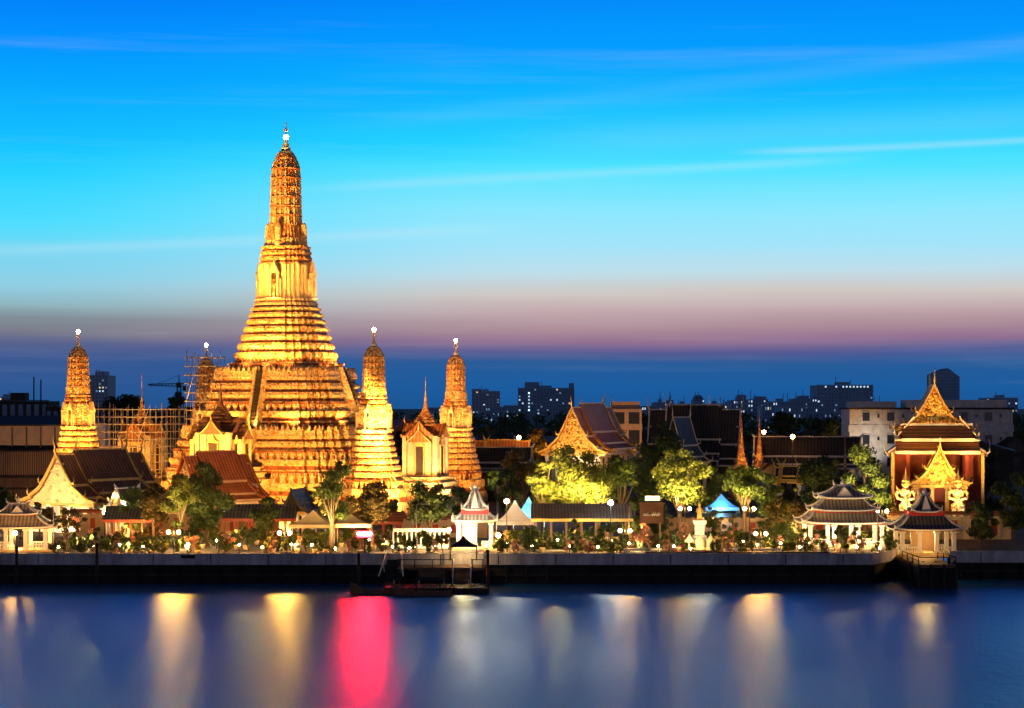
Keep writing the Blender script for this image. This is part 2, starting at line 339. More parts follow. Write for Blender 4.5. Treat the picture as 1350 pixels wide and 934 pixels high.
# river wall: a parapet over a wet footing darkened for the deck's shade
def wall_run(name, label, path, zt, zb, group=None):
    th = thing(name, label, 'river wall', (0,0,0))
    def off(p, d): return (p[0], p[1]+d)
    mb = MB(); rings = []
    for p in path:
        rings.append([(p[0],p[1],zb),(p[0],p[1],zt-.12),(p[0],p[1]-.08,zt-.12),(p[0],p[1]-.08,zt),(p[0],p[1]+.55,zt),(p[0],p[1]+.55,zb)])
    mb.loft(rings)
    mb.build('parapet', M['concrete'], th)
    mb = MB(); x = path[0][0]+4
    while x < path[-1][0]-1:
        if not (44 < x < 52): mb.box(x, x+.1, path[0][1]-.012, path[0][1]+.1, zb+.05, zt-.13)
        x += 7.3
    mb.build('expansion_joint', M['wetwall'], th)
    mb = MB(); mb.box(path[0][0], min(path[-1][0], 45.2) if len(path) > 2 else path[-1][0], path[0][1]+.1, path[0][1]+.3, .95, 1.25); mb.build('waler_beam', M['darkwood'], th)
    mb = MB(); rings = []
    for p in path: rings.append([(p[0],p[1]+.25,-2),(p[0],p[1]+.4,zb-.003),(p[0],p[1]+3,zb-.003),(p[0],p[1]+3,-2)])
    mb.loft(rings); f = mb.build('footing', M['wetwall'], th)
    mb = MB()                                  # fender piles along the footing
    x = path[0][0]+1.5
    while x < path[-1][0]:
        y = path[0][1] if x < 45 or len(path) < 3 else path[-1][1]
        for q in range(len(path)-1):
            if path[q][0] <= x <= path[q+1][0]:
                u = (x-path[q][0])/max(path[q+1][0]-path[q][0],.01); y = path[q][1]*(1-u)+path[q+1][1]*u
        mb.tube([(x, y+.1, -1.5), (x, y+.1, zb-.2)], .16, 6); x += 2.6
    mb.build('fender_piles', M['wetwall'], th)
    return th
wall_run('river_wall', 'long grey concrete river wall with black wet footing under the temple gardens', [(-400,260),(PX(505,260),260),(PX(560,260),260.02),(PX(1150,260),260),(50.3,268)], 3.82, 2.38)
wall_run('river_wall', 'short grey river wall to the right of the pavilion with the pier', [(PX(1252,266),266),(400,266.0)], 3.7, 2.2)
o = MB(); o.box(PX(239,260), PX(257,260), 259.9, 260.05, 3.2, 3.55); o.box(PX(238,260), PX(258,260), 259.82, 259.9, 3.55, 3.62); o = o.build('drain_outlet', M['wetwall']); tag(o, 'dark drain slot high in the river wall below the lit yellow green tree', 'drain')
th = thing('boundary_kerb', 'dark brown planter kerb along the top of the river wall', 'kerb')
mb = MB(); mb.box(PX(850,262),PX(1092,262),260.8,261.9,G,3.95); mb.build('planter_box', M['brownwood'], th)
mb = MB()
x = PX(850,262)
while x < PX(1092,262)-1: mb.box(x,x+.08,260.68,260.79,3.1,3.97); x += 1.9
mb.build('planter_rib', M['darkwood'], th)

# ================================================================== THE TOWERS
def plan_pts(steps):
    q = [(1.0, 0.0)] if False else []
    prev = None
    half = []
    for i, (x, y) in enumerate(steps):
        if i > 0: half.append((x, steps[i-1][1]))
        half.append((x, y))
    mir = [(y, x) for x, y in reversed(half[:-1])]
    quad = half + mir                                    # from (1,c) round to (c,1)
    pts = []
    for k in range(4):
        a = k*pi/2
        pts += [(x*round(cos(a)) - y*round(sin(a)), x*round(sin(a)) + y*round(cos(a))) for x, y in quad]
    return pts
P_BODY = plan_pts([(1,.40),(.9,.56),(.82,.7),(.74,.74)])
P_TERR = plan_pts([(1,.62),(.94,.74),(.88,.80),(.82,.82)])
P_DOME = plan_pts([(1,.26),(.95,.48),(.88,.64),(.76,.76)])
def ring(plan, a, z): return [(x*a, y*a, z) for x, y in plan]
MOULD = [(0,.30),(.15,.30),(.19,-.12),(.30,-.2),(.44,-.2),(.54,-.02),(.66,.18),(.78,.34),(.985,.34)]
def moulded(mb, plan, z0, z1, a0, a1, n, s, taper=1.0, zmat=True):
    rings = []; hs = [1.0 - (1-taper)*i/max(n-1,1) for i in range(n)]; tot = sum(hs); z = z0
    for i in range(n):
        h = (z1-z0)*hs[i]/tot
        for f, d in MOULD:
            zz = z + h*f; u = (zz-z0)/(z1-z0); rings.append(ring(plan, a0+(a1-a0)*u + d*s, zz))
        z += h
    rings.append(ring(plan, a1, z1)); K = len(plan); k9 = len(MOULD)
    for q in range(len(rings)-1):
        mb.m = 1 if (q % k9) in (1, 2, 3) and n*k9 > q and zmat else 0  # recessed faces get the colour that carries shade
        mb.loft(rings[q:q+2], q == 0, q == len(rings)-2)
    mb.m = 0
def perim(plan, a, gap):
    n = len(plan)
    for i in range(n):
        p = Vector(plan[i])*a; q = Vector(plan[(i+1) % n])*a; d = q-p; l = d.length
        if l < gap*.55: continue
        k = max(1, int(l/gap)); nrm = Vector((d.y, -d.x)).normalized(); an = atan2(nrm.y, nrm.x)
        for j in range(k): yield p + d*((j+.5)/k), an
def figure(mb, x, y, z, an, h, w):
    """a small porcelain supporter: legs apart, round belly, head, arms raised"""
    T0 = mb.T.copy(); mb.T = T0 @ Matrix.Translation((x, y, z)) @ Matrix.Rotation(an, 4, 'Z')
    mb.loft([[(.3*w*sx_, sy_*w*k, zz*h) for sx_, sy_ in ((-.6,-1),(.8,-1),(.8,1),(-.6,1))] for zz, k in ((0,.5),(.3,.34),(.5,.42),(.66,.5),(.74,.26))])
    mb.loft([[(.22*w*sx_, sy_*w*.22, zz*h) for sx_, sy_ in ((-.8,-1),(1,-1),(1,1),(-.8,1))] for zz in (.745, .95)])
    for s in (-1, 1): mb.add([(.1*w,s*.45*w,.55*h),(.1*w,s*.62*w,.62*h),(.1*w,s*.62*w,h),(.1*w,s*.48*w,h),(-.1*w,s*.45*w,.55*h),(-.1*w,s*.62*w,.62*h),(-.1*w,s*.62*w,h),(-.1*w,s*.48*w,h)],
        [(0,1,2,3),(7,6,5,4),(0,4,5,1),(1,5,6,2),(3,2,6,7),(0,3,7,4)] if s > 0 else [(3,2,1,0),(4,5,6,7),(1,5,4,0),(2,6,5,1),(7,6,2,3),(4,7,3,0)])
    mb.T = T0
def frieze(th, plan, z0, z1, a, gap, name='supporter_frieze', mw=None, mf=None):
    mb = MB(); mb.loft([ring(plan, a-.75, z0), ring(plan, a-.75, z1-.25), ring(plan, a+.12, z1-.248), ring(plan, a+.12, z1)])
    o = mb.build(name, mw or M['porcelain_shade'], th)
    mb = MB()
    for p, an in perim(plan, a-.25, gap): figure(mb, p.x, p.y, z0+.002, an, z1-z0-.25, gap*.62)
    mb.build('supporter_figures', mf or M['porcelain'], o); return o
def merlons(th, plan, a, z, h, gap):
    mb = MB(); mb.loft([ring(plan, a, z), ring(plan, a, z+h*.55), ring(plan, a-.35, z+h*.55), ring(plan, a-.35, z)], False, False)
    for p, an in perim(plan, a-.18, gap):
        T0 = mb.T.copy(); mb.T = Matrix.Translation((p.x, p.y, z+h*.552)) @ Matrix.Rotation(an, 4, 'Z'); w = gap*.3
        mb.loft([[(-.15,-w,0),(.15,-w,0),(.15,w,0),(-.15,w,0)], [(-.15,-w,h*.25),(.15,-w,h*.25),(.15,w,h*.25),(-.15,w,h*.25)], [(-.04,-.05,h*.6),(.04,-.05,h*.6),(.04,.05,h*.6),(-.04,.05,h*.6)]]); mb.T = T0
    return mb.build('parapet', M['porcelain_fine'], th)
def place(mb, r, an):                                      # local frame: +x outwards at distance r, y along the face
    mb.T = Matrix.Rotation(an, 4, 'Z') @ Matrix.Translation((r, 0, 0))
def niche(th, k, r, z0, z1, w, mat='stucco', fig=True):
    """projecting porch with a pointed pediment over a dark recess and a standing figure"""
    mb = MB(); place(mb, r, k*pi/2); h = z1-z0
    for s in (-1, 1):
        mb.box(-.6, .55, s*w*.5-w*.13, s*w*.5+w*.13, z0, z0+h*.60)
        mb.box(-.65, .62, s*w*.5-w*.17, s*w*.5+w*.17, z0+h*.601, z0+h*.66)
        mb.box(-.55, .35, s*w*.86-w*.1, s*w*.86+w*.1, z0, z0+h*.5)
    for q, (zz, ww, hh, dx) in enumerate(((.662,.78,.24,.6), (.74,.58,.26,.5))):
        mb.loft([[(x, -w*ww, z0+h*zz), (x, w*ww, z0+h*zz), (x, w*ww*.45, z0+h*(zz+hh*.5)), (x, 0, z0+h*(zz+hh)), (x, -w*ww*.45, z0+h*(zz+hh*.5))] for x in (-.5-q*.05, dx)])
    mb.box(-.6, .7, -w*1.02, w*1.02, z0-.3, z0-.003)
    o = mb.build('niche', M[mat], th)
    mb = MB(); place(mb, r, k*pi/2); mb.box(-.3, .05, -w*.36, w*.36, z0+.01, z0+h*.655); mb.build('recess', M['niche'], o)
    if fig:
        mb = MB(); place(mb, r, k*pi/2); figure(mb, .3, 0, z0+.01, 0, h*.5, w*.42); mb.build('statue', M['porcelain_red'], o)
    return o
def trident(th, z, h, lampz, lampr):
    mb = MB(); mb.lathe(0, 0, [(z, h*.10),(z+h*.12, h*.13),(z+h*.2, h*.06),(z+h*.3, h*.07),(z+h*.36, h*.025),(z+h*.98, h*.02),(z+h, .01)], 8)
    for lev, ww in ((.42,.10),(.62,.075)):
        for k in range(4):
            a = k*pi/2; mb.tube([(0,0,z+h*lev),(cos(a)*h*ww, sin(a)*h*ww, z+h*(lev+.04)),(cos(a)*h*ww*1.1, sin(a)*h*ww*1.1, z+h*(lev+.17))], [h*.018,h*.018,.01], 5)
    o = mb.build('finial', M['gilt'], th)
    mb = MB()
    mb.ball(0, 0, lampz, lampr*1.15, 12, 8)
    mb.build('finial_lamp', M['spire_lamp'], o)
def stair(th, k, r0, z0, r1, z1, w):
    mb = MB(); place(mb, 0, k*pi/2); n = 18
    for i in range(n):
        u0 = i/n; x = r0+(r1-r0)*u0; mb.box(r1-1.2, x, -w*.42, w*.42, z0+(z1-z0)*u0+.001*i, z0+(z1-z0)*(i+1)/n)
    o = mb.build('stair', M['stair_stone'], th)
    mb = MB(); place(mb, 0, k*pi/2)
    for s in (-1, 1):
        y0, y1 = s*w*.43, s*w*.66
        mb.loft([[(r0+.4, y, z0),(r0+.4, y, z0+.8),(r1+.1, y, z1+.8),(r1-1, y, z1+.8),(r1-1, y, z0)] for y in sorted((y0, y1))])
    mb.build('balustrade', M['porcelain'], o); return o
def dome(th, z0, z1, a, n, ribmat='porcelain', sharp=1.0):
    """corn-cob top: storeys of upright ribs parted by thin dark joints, rounded crown"""
    h = z1-z0; mb = MB(); ribs = MB(); rings = []
    ucap = .86
    for i in range(n):
        u0, u1 = ucap*i/n, ucap*(i+1)/n
        f = lambda u: a*(1-.12*u) if u < .55 else a*(.934-.02*(u-.55)) * sqrt(max(1-((u-.55)/.45)**2.6*.93, .02))
        za, zb = z0+h*u0, z0+h*u1; r0, r1 = f(u0), f(u1); hn = h; h_ = zb-za
        rings += [ring(P_DOME, r0+a*.04, za), ring(P_DOME, r0+a*.04, za+h/n*.10), ring(P_DOME, r0-a*.06, za+h/n*.13), ring(P_DOME, r1-a*.06, zb-h/n*.02)]
        gap = a*.27
        for p, an in perim(P_DOME, r0-a*.03, gap):
            T0 = ribs.T.copy(); ribs.T = Matrix.Translation((p.x, p.y, 0)) @ Matrix.Rotation(an, 4, 'Z'); w = gap*.27; lean = r1-r0
            ribs.loft([[(-.1,-w,za+h/n*.14),(a*.05,-w,za+h/n*.14),(a*.05,w,za+h/n*.14),(-.1,w,za+h/n*.14)], [(-.1+lean,-w,zb-h/n*.12),(a*.05+lean,-w,zb-h/n*.12),(a*.05+lean,w,zb-h/n*.12),(-.1+lean,w,zb-h/n*.12)], [(lean-.1,-.02,zb),(lean,-.02,zb),(lean,.02,zb),(lean-.1,.02,zb)]]); ribs.T = T0
    for q in range(1, 7): u = ucap+(1-ucap)*q/6; rings.append(ring(P_DOME, f(u)*.97, z0+h*u))
    mb.loft(rings); o = mb.build('rounded_spire', M['porcelain_red'], th); ribs.build('ribs', M[ribmat], o)
    mb = MB(); mb.lathe(0, 0, [(z1-.02, a*.3),(z1+a*.12, a*.32),(z1+a*.2, a*.2),(z1+a*.3, a*.1)], 12); mb.build('crown_cap', M['white'], o)

TH = R(17.0)                                              # the temple's axes against the river
CX0, CY0 = PX(377, 400), 400.0
ct = thing('central_prang', 'tallest tower, tiered and golden, with a dark stair up its front', 'temple tower', (CX0, CY0, 0), -TH)
# terraces
mb = MB(); moulded(mb, P_TERR, G, 8.2, 21.4, 20.0, 2, 1.2); mb.build('lower_base', M['porcelain'], ct)
frieze(ct, P_TERR, 8.2, 10.4, 19.8, 1.7)
mb = MB(); moulded(mb, P_TERR, 10.4, 12.6, 19.3, 18.9, 1, .9); mb.build('lower_moulding', M['porcelain'], ct)
frieze(ct, P_TERR, 12.6, 14.2, 18.7, 1.35)
mb = MB(); moulded(mb, P_TERR, 14.2, 17.2, 18.1, 17.0, 2, 1.1); mb.build('lower_cornice', M['porcelain_fine'], ct)
merlons(ct, P_TERR, 17.3, 17.2, 1.5, 1.1)
frieze(ct, P_TERR, 17.2, 19.4, 14.6, 1.8)
mb = MB(); moulded(mb, P_TERR, 19.4, 21.6, 14.2, 13.6, 1, 1.3); mb.build('middle_moulding', M['porcelain'], ct)
frieze(ct, P_TERR, 21.6, 23.2, 13.4, 1.3)
mb = MB(); moulded(mb, P_TERR, 23.2, 28.4, 13.0, 11.6, 3, 1.1); mb.build('middle_cornice', M['porcelain_fine'], ct)
merlons(ct, P_TERR, 11.9, 28.4, 1.4, 1.0)
frieze(ct, P_BODY, 28.4, 30.7, 10.4, 1.4)
mb = MB(); moulded(mb, P_BODY, 30.7, 41.6, 9.6, 6.0, 7, 1.0, .62); mb.build('tier_stack', M['porcelain'], ct)
mb = MB()
for i, (z, a) in enumerate(((32.3,9.35),(34.3,8.6),(36.2,7.95),(37.9,7.4),(39.4,6.9))):
    for p, an in perim(P_BODY, a-.1, .8): figure(mb, p.x, p.y, z-1.35, an, .95, .4)
mb.build('tier_figures', M['porcelain_red'], ct)
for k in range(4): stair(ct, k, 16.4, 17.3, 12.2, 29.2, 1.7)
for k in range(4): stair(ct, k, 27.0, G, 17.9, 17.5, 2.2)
mb = MB(); moulded(mb, P_BODY, 41.6, 43.4, 5.9, 5.4, 2, .4); mb.loft([ring(P_BODY, 5.15, 43.4), ring(P_BODY, 4.75, 50.2)])
for p, an in perim(P_BODY, 4.98, .9):
    T0 = mb.T.copy(); mb.T = Matrix.Translation((p.x, p.y, 0)) @ Matrix.Rotation(an, 4, 'Z')
    mb.loft([[(-.3,-.26,43.402),(.22,-.26,43.402),(.22,.26,43.402),(-.3,.26,43.402)], [(-.5,-.22,49.9),(.06,-.22,49.9),(.06,.22,49.9),(-.5,.22,49.9)]]); mb.T = T0
mb.build('tower_body', M['stucco'], ct)
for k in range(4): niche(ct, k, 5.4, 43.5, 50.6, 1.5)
mb = MB(); moulded(mb, P_BODY, 50.2, 53.6, 4.75, 4.35, 3, .5); mb.build('body_cornice', M['porcelain_red'], ct)
mb = MB(); mb.loft([ring(P_BODY, 4.0, 53.6), ring(P_BODY, 3.4, 55.2), ring(P_BODY, 3.55, 55.3), ring(P_BODY, 3.0, 57.7)]); mb.build('spire_drum', M['porcelain_red'], ct)
mb = MB()
for p, an in perim(P_BODY, 3.75, .85): figure(mb, p.x, p.y, 53.61, an, 1.6, .55)
mb.build('drum_figures', M['porcelain'], ct)
for k in range(4):
    mb = MB(); place(mb, 3.75, k*pi/2)
    mb.loft([[(x*a, y*a, z) for x, y in P_DOME] for z, a in ((53.605,.72),(54.4,.72),(54.5,.6),(56.2,.62),(57.2,.58),(57.9,.4),(58.3,.15))])
    mb.tube([(0,0,58.2),(0,0,59.1)], [.06,.015], 5); mb.build('turret', M['porcelain_fine'], ct)
dome(ct, 57.7, 72.6, 2.95, 7)
trident(ct, 72.9, 5.2, 75.0, .42)

# four lesser towers on the corners
def small_prang(label, X, Y):
    s = thing('corner_prang', label, 'temple tower', (X, Y, 0), -TH, 'the four corner towers')
    return s
sp = small_prang('slender golden corner tower between the central tower and the spired mondop', PX(493,363), 363)
mb = MB(); moulded(mb, P_BODY, G-.6, 8, 6.3, 5.2, 2, .5); mb.build('base', M['porcelain'], sp)
frieze(sp, P_BODY, 8, 9.5, 5.0, .8)
mb = MB(); moulded(mb, P_BODY, 9.5, 13.0, 4.75, 3.9, 3, .45); mb.build('lower_tier', M['porcelain'], sp)
mb = MB(); moulded(mb, P_BODY, 13.0, 18.3, 3.85, 2.85, 5, .42); mb.build('upper_tier', M['porcelain'], sp)
mb = MB(); mb.loft([ring(P_BODY, 2.5, 18.3), ring(P_BODY, 2.3, 22.6)])
for p, an in perim(P_BODY, 2.42, .6):
    T0 = mb.T.copy(); mb.T = Matrix.Translation((p.x, p.y, 0)) @ Matrix.Rotation(an, 4, 'Z'); mb.box(-.2,.12,-.16,.16,18.302,22.4); mb.T = T0
mb.build('tower_body', M['porcelain_fine'], sp)
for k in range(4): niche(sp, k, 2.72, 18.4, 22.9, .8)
mb = MB(); moulded(mb, P_BODY, 22.6, 24.2, 2.35, 2.15, 2, .3); mb.build('body_cornice', M['porcelain_red'], sp)
mb = MB(); mb.loft([ring(P_BODY, 2.1, 24.2), ring(P_BODY, 1.95, 25.8)])
for p, an in perim(P_BODY, 2.05, .55): figure(mb, p.x, p.y, 24.21, an, 1.4, .4)
mb.build('spire_drum', M['porcelain'], sp)
dome(sp, 25.8, 33.2, 1.95, 6, 'porcelain_fine')
trident(sp, 33.3, 3.4, 36.1, .3)
def corner(k):
    a = -TH - pi/2 + pi/4 + k*pi/2; return CX0 + 39.6*cos(a), CY0 + 39.6*sin(a)
x_, y_ = PX(103,384), 384.0
copy_tree(sp, (x_, y_, .4), None, 'golden corner tower at the far left of the temple, rising behind the brown roofed hall')
copy_tree(sp, (PX(601,416), 416, -.3), None, 'golden corner tower farthest right, behind the spired mondop')
hid = copy_tree(sp, (PX(272,436), 436, -.6), None, 'reddish corner tower wrapped in scaffolding')

# mondops: little cruciform shrines with needle spires
def mondop(label, X, Y, rz, wing, zb, zw, tip, group='the mondop shrines', rm='roof_orange', sm='porcelain_red', bm='gilt'):
    m_ = thing('mondop', label, 'shrine', (X, Y, 0), rz, group)
    mb = MB(); a = 3.4
    for z0, z1, d in ((G, zb-2.2, 2.2),(zb-2.2, zb-1.0, 1.5),(zb-1.0, zb, .9)):
        moulded_box(mb, wing+d, a+d, z0, z1)
    mb.build('plinth', M['porcelain_fine'], m_)
    mb = MB(); mb.box(-a+.4, a-.4, -a+.4, a-.4, zb, zw+1.2)
    mb.box(-wing, wing, -a*.62, a*.62, zb+.002, zw)
    for sx_ in (-1, 1):
        for sy_ in (-1, 1):
            mb.cb(sx_*(a-.35), sy_*(a-.35), zb+.004, .8, .8, zw-zb+1.1); mb.cb(sx_*(wing-.3), sy_*(a*.62-.2), zb+.004, .7, .7, zw-zb-.1)
    for s in (-1, 1):
        for q in (-.28, .28): mb.cb(q*a*1.7, s*(a-.42), zb+.004, .45, .5, zw-zb+.9)
    mb.build('wall', M['stucco'], m_)
    for k, (r0, s0, w) in enumerate([(a-.12, 0, 1.7), (wing+.06, 0, 1.5), (a-.12, 0, 1.7), (wing+.06, 0, 1.5)] + ([(a*.62+.06, s*(a+wing)/2, .95) for s in (-1, 1)]*2 if wing > 4 else [])):
        ang = (-pi/2 + k*pi/2) if k < 4 else (-pi/2 if k < 6 else pi/2)
        mb = MB(); place(mb, r0, ang); mb.box(-.3, .0, s0-w*.5, s0+w*.5, zb+.4, zw-.9); o = mb.build('window', M['niche'], m_)
        mb = MB(); place(mb, r0, ang)
        for s in (-1, 1): mb.box(-.2, .16, s0+s*w*.5-(.22 if s < 0 else 0), s0+s*w*.5+(0 if s < 0 else .22), zb+.2, zw-.7)
        mb.loft([[(x, s0-w*.85, zw-.698), (x, s0+w*.85, zw-.698), (x, s0+w*.3, zw-.2), (x, s0, zw+.7), (x, s0-w*.3, zw-.2)] for x in (-.1, .22)]); mb.build('frame', M['gilt'], o)
    # roofs
    def gable(mb, x0, x1, hw, z0, z1, axis, ov=.35):
        pr = [(-hw-ov, z0-.1), (-hw*.5, z0+(z1-z0)*.42), (0, z1), (hw*.5, z0+(z1-z0)*.42), (hw+ov, z0-.1)]
        ring_ = lambda s: [((s, p, z) if axis == 0 else (p, s, z)) for p, z in pr]
        mb.loft([ring_(x0), ring_(x1)])
    mb = MB(); gable(mb, -wing-.5, wing+.5, a*.62, zw, zw+2.3, 0); gable(mb, -a-.7, a+.7, a*.55, zw+.9, zw+3.4, 1); gable(mb, -a-.2, a+.2, a*.75, zw+1.21, zw+4.0, 0)
    mb.build('roof', M[rm], m_)
    mb = MB()
    for s in (-1, 1):
        for (px_, py_, hw, z0, z1, axis) in ((s*(wing+.52), 0, a*.62, zw, zw+2.3, 0), (0, s*(a+.72), a*.55, zw+.9, zw+3.4, 1)):
            for e in (-1, 1):
                pts = [(px_, e*(hw+.5), z0+.5), (px_, e*(hw+.35), z0), (px_, e*hw*.5, z0+(z1-z0)*.46), (px_, 0, z1+.1)] if axis == 0 else [(e*(hw+.5), py_, z0+.5), (e*(hw+.35), py_, z0), (e*hw*.5, py_, z0+(z1-z0)*.46), (0, py_, z1+.1)]
                mb.tube(pts, [.06,.16,.16,.16], 5)
            mb.tube([(px_, py_, z1), (px_*1.03, py_*1.05, z1+.7), (px_*1.0, py_*1.0, z1+1.5)], [.16,.12,.02], 5)
    mb.build('bargeboard', M['gilt'], m_)
    mb = MB(); z = zw+3.0; r = 2.55; k = 0
    rings = []
    while r > .35:
        rings += [ring(P_BODY, r, z), ring(P_BODY, r*.98, z+.25), ring(P_BODY, r*.78, z+.62*max(r/2.2,.5))]; z += .62*max(r/2.2,.5); r *= .80
    rings += [ring(P_BODY, .3, z), ring(P_BODY, .22, z+1.0), ring(P_BODY, .26, z+1.1), ring(P_BODY, .10, z+2.4), ring(P_BODY, .035, tip)]
    mb.loft(rings); mb.build('spire', M[sm], m_)
    return m_
def moulded_box(mb, hx, hy, z0, z1):
    h = z1-z0
    mb.loft([[(-hx-d,-hy-d,z),(hx+d,-hy-d,z),(hx+d,hy+d,z),(-hx-d,hy+d,z)] for z, d in ((z0,.3),(z0+h*.2,.3),(z0+h*.25,0),(z0+h*.75,0),(z0+h*.85,.25),(z1-.001,.25))])
mondop('cream mondop shrine with a needle spire standing before the central tower stair', PX(291,372), 372, -TH, 5.0, 11.4, 16.6, 27.0, rm='roof_brown', sm='roof_brown')
md2 = mondop('pale mondop shrine with an orange needle spire between two slender corner towers', PX(561,388), 388, -TH+pi/2, 3.3, 9.2, 15.8, 28.0)
md3 = mondop('mondop shrine enclosed in pale scaffolding poles', PX(187,406), 406, -TH+pi/2, 3.3, 9.0, 15.6, 29.0)

# scaffolding
def scaffold(label, X, Y, rz, w, d, z0, z1, nx, ny, nz_, seed, group='scaffoldings round the temple'):
    r_ = random.Random(seed); s = thing('scaffold', label, 'scaffolding', (X, Y, 0), rz, group)
    xs = [-w/2 + w*i/nx for i in range(nx+1)]; ys = [-d/2 + d*i/ny for i in range(ny+1)]
    for i, x in enumerate(xs):
        for j, y in enumerate(ys):
            if 0 < i < nx and 0 < j < ny: continue
            mb = MB(); mb.tube([(x, y, z0), (x+r_.uniform(-.05,.05), y, z1 + r_.uniform(-1.2, 1.0))], .08, 5); mb.build('upright_pole', M['steel'], s)
    for k in range(1, nz_+1):
        z = z0 + (z1-z0)*k/(nz_+.4); mb = MB()
        for y in (ys[0]-.12, ys[-1]+.12): mb.tube([(xs[0]-.5, y, z), (xs[-1]+.5, y, z)], .085, 5)
        for x in (xs[0]-.12, xs[-1]+.12): mb.tube([(x, ys[0]-.5, z+.1), (x, ys[-1]+.5, z+.1)], .085, 5)
        mb.build('ledger', M['steel'], s)
        if k % 2 == 0:
            mb = MB(); mb.box(xs[0], xs[-1], ys[0]-.1, ys[0]+.7, z-.12, z-.05); mb.build('plank_deck', M['brownwood'], s)
    mb = MB()
    for q in range(3):
        a = r_.randrange(nx); mb.tube([(xs[a], ys[0]-.2, z0+(z1-z0)*q/3), (xs[min(a+2, nx)], ys[0]-.2, z0+(z1-z0)*(q+1)/3)], .07, 5)
    mb.build('brace', M['steel'], s); return s
scaffold('low broad scaffold of pale poles hiding a spired shrine', PX(187,402), 402, -TH, 13.5, 10, G, 22.4, 11, 5, 13, 1)
scaffold('tall narrow scaffold round the reddish corner tower', PX(271,436), 436, -TH, 6.0, 6.0, G, 33.5, 4, 3, 16, 2)
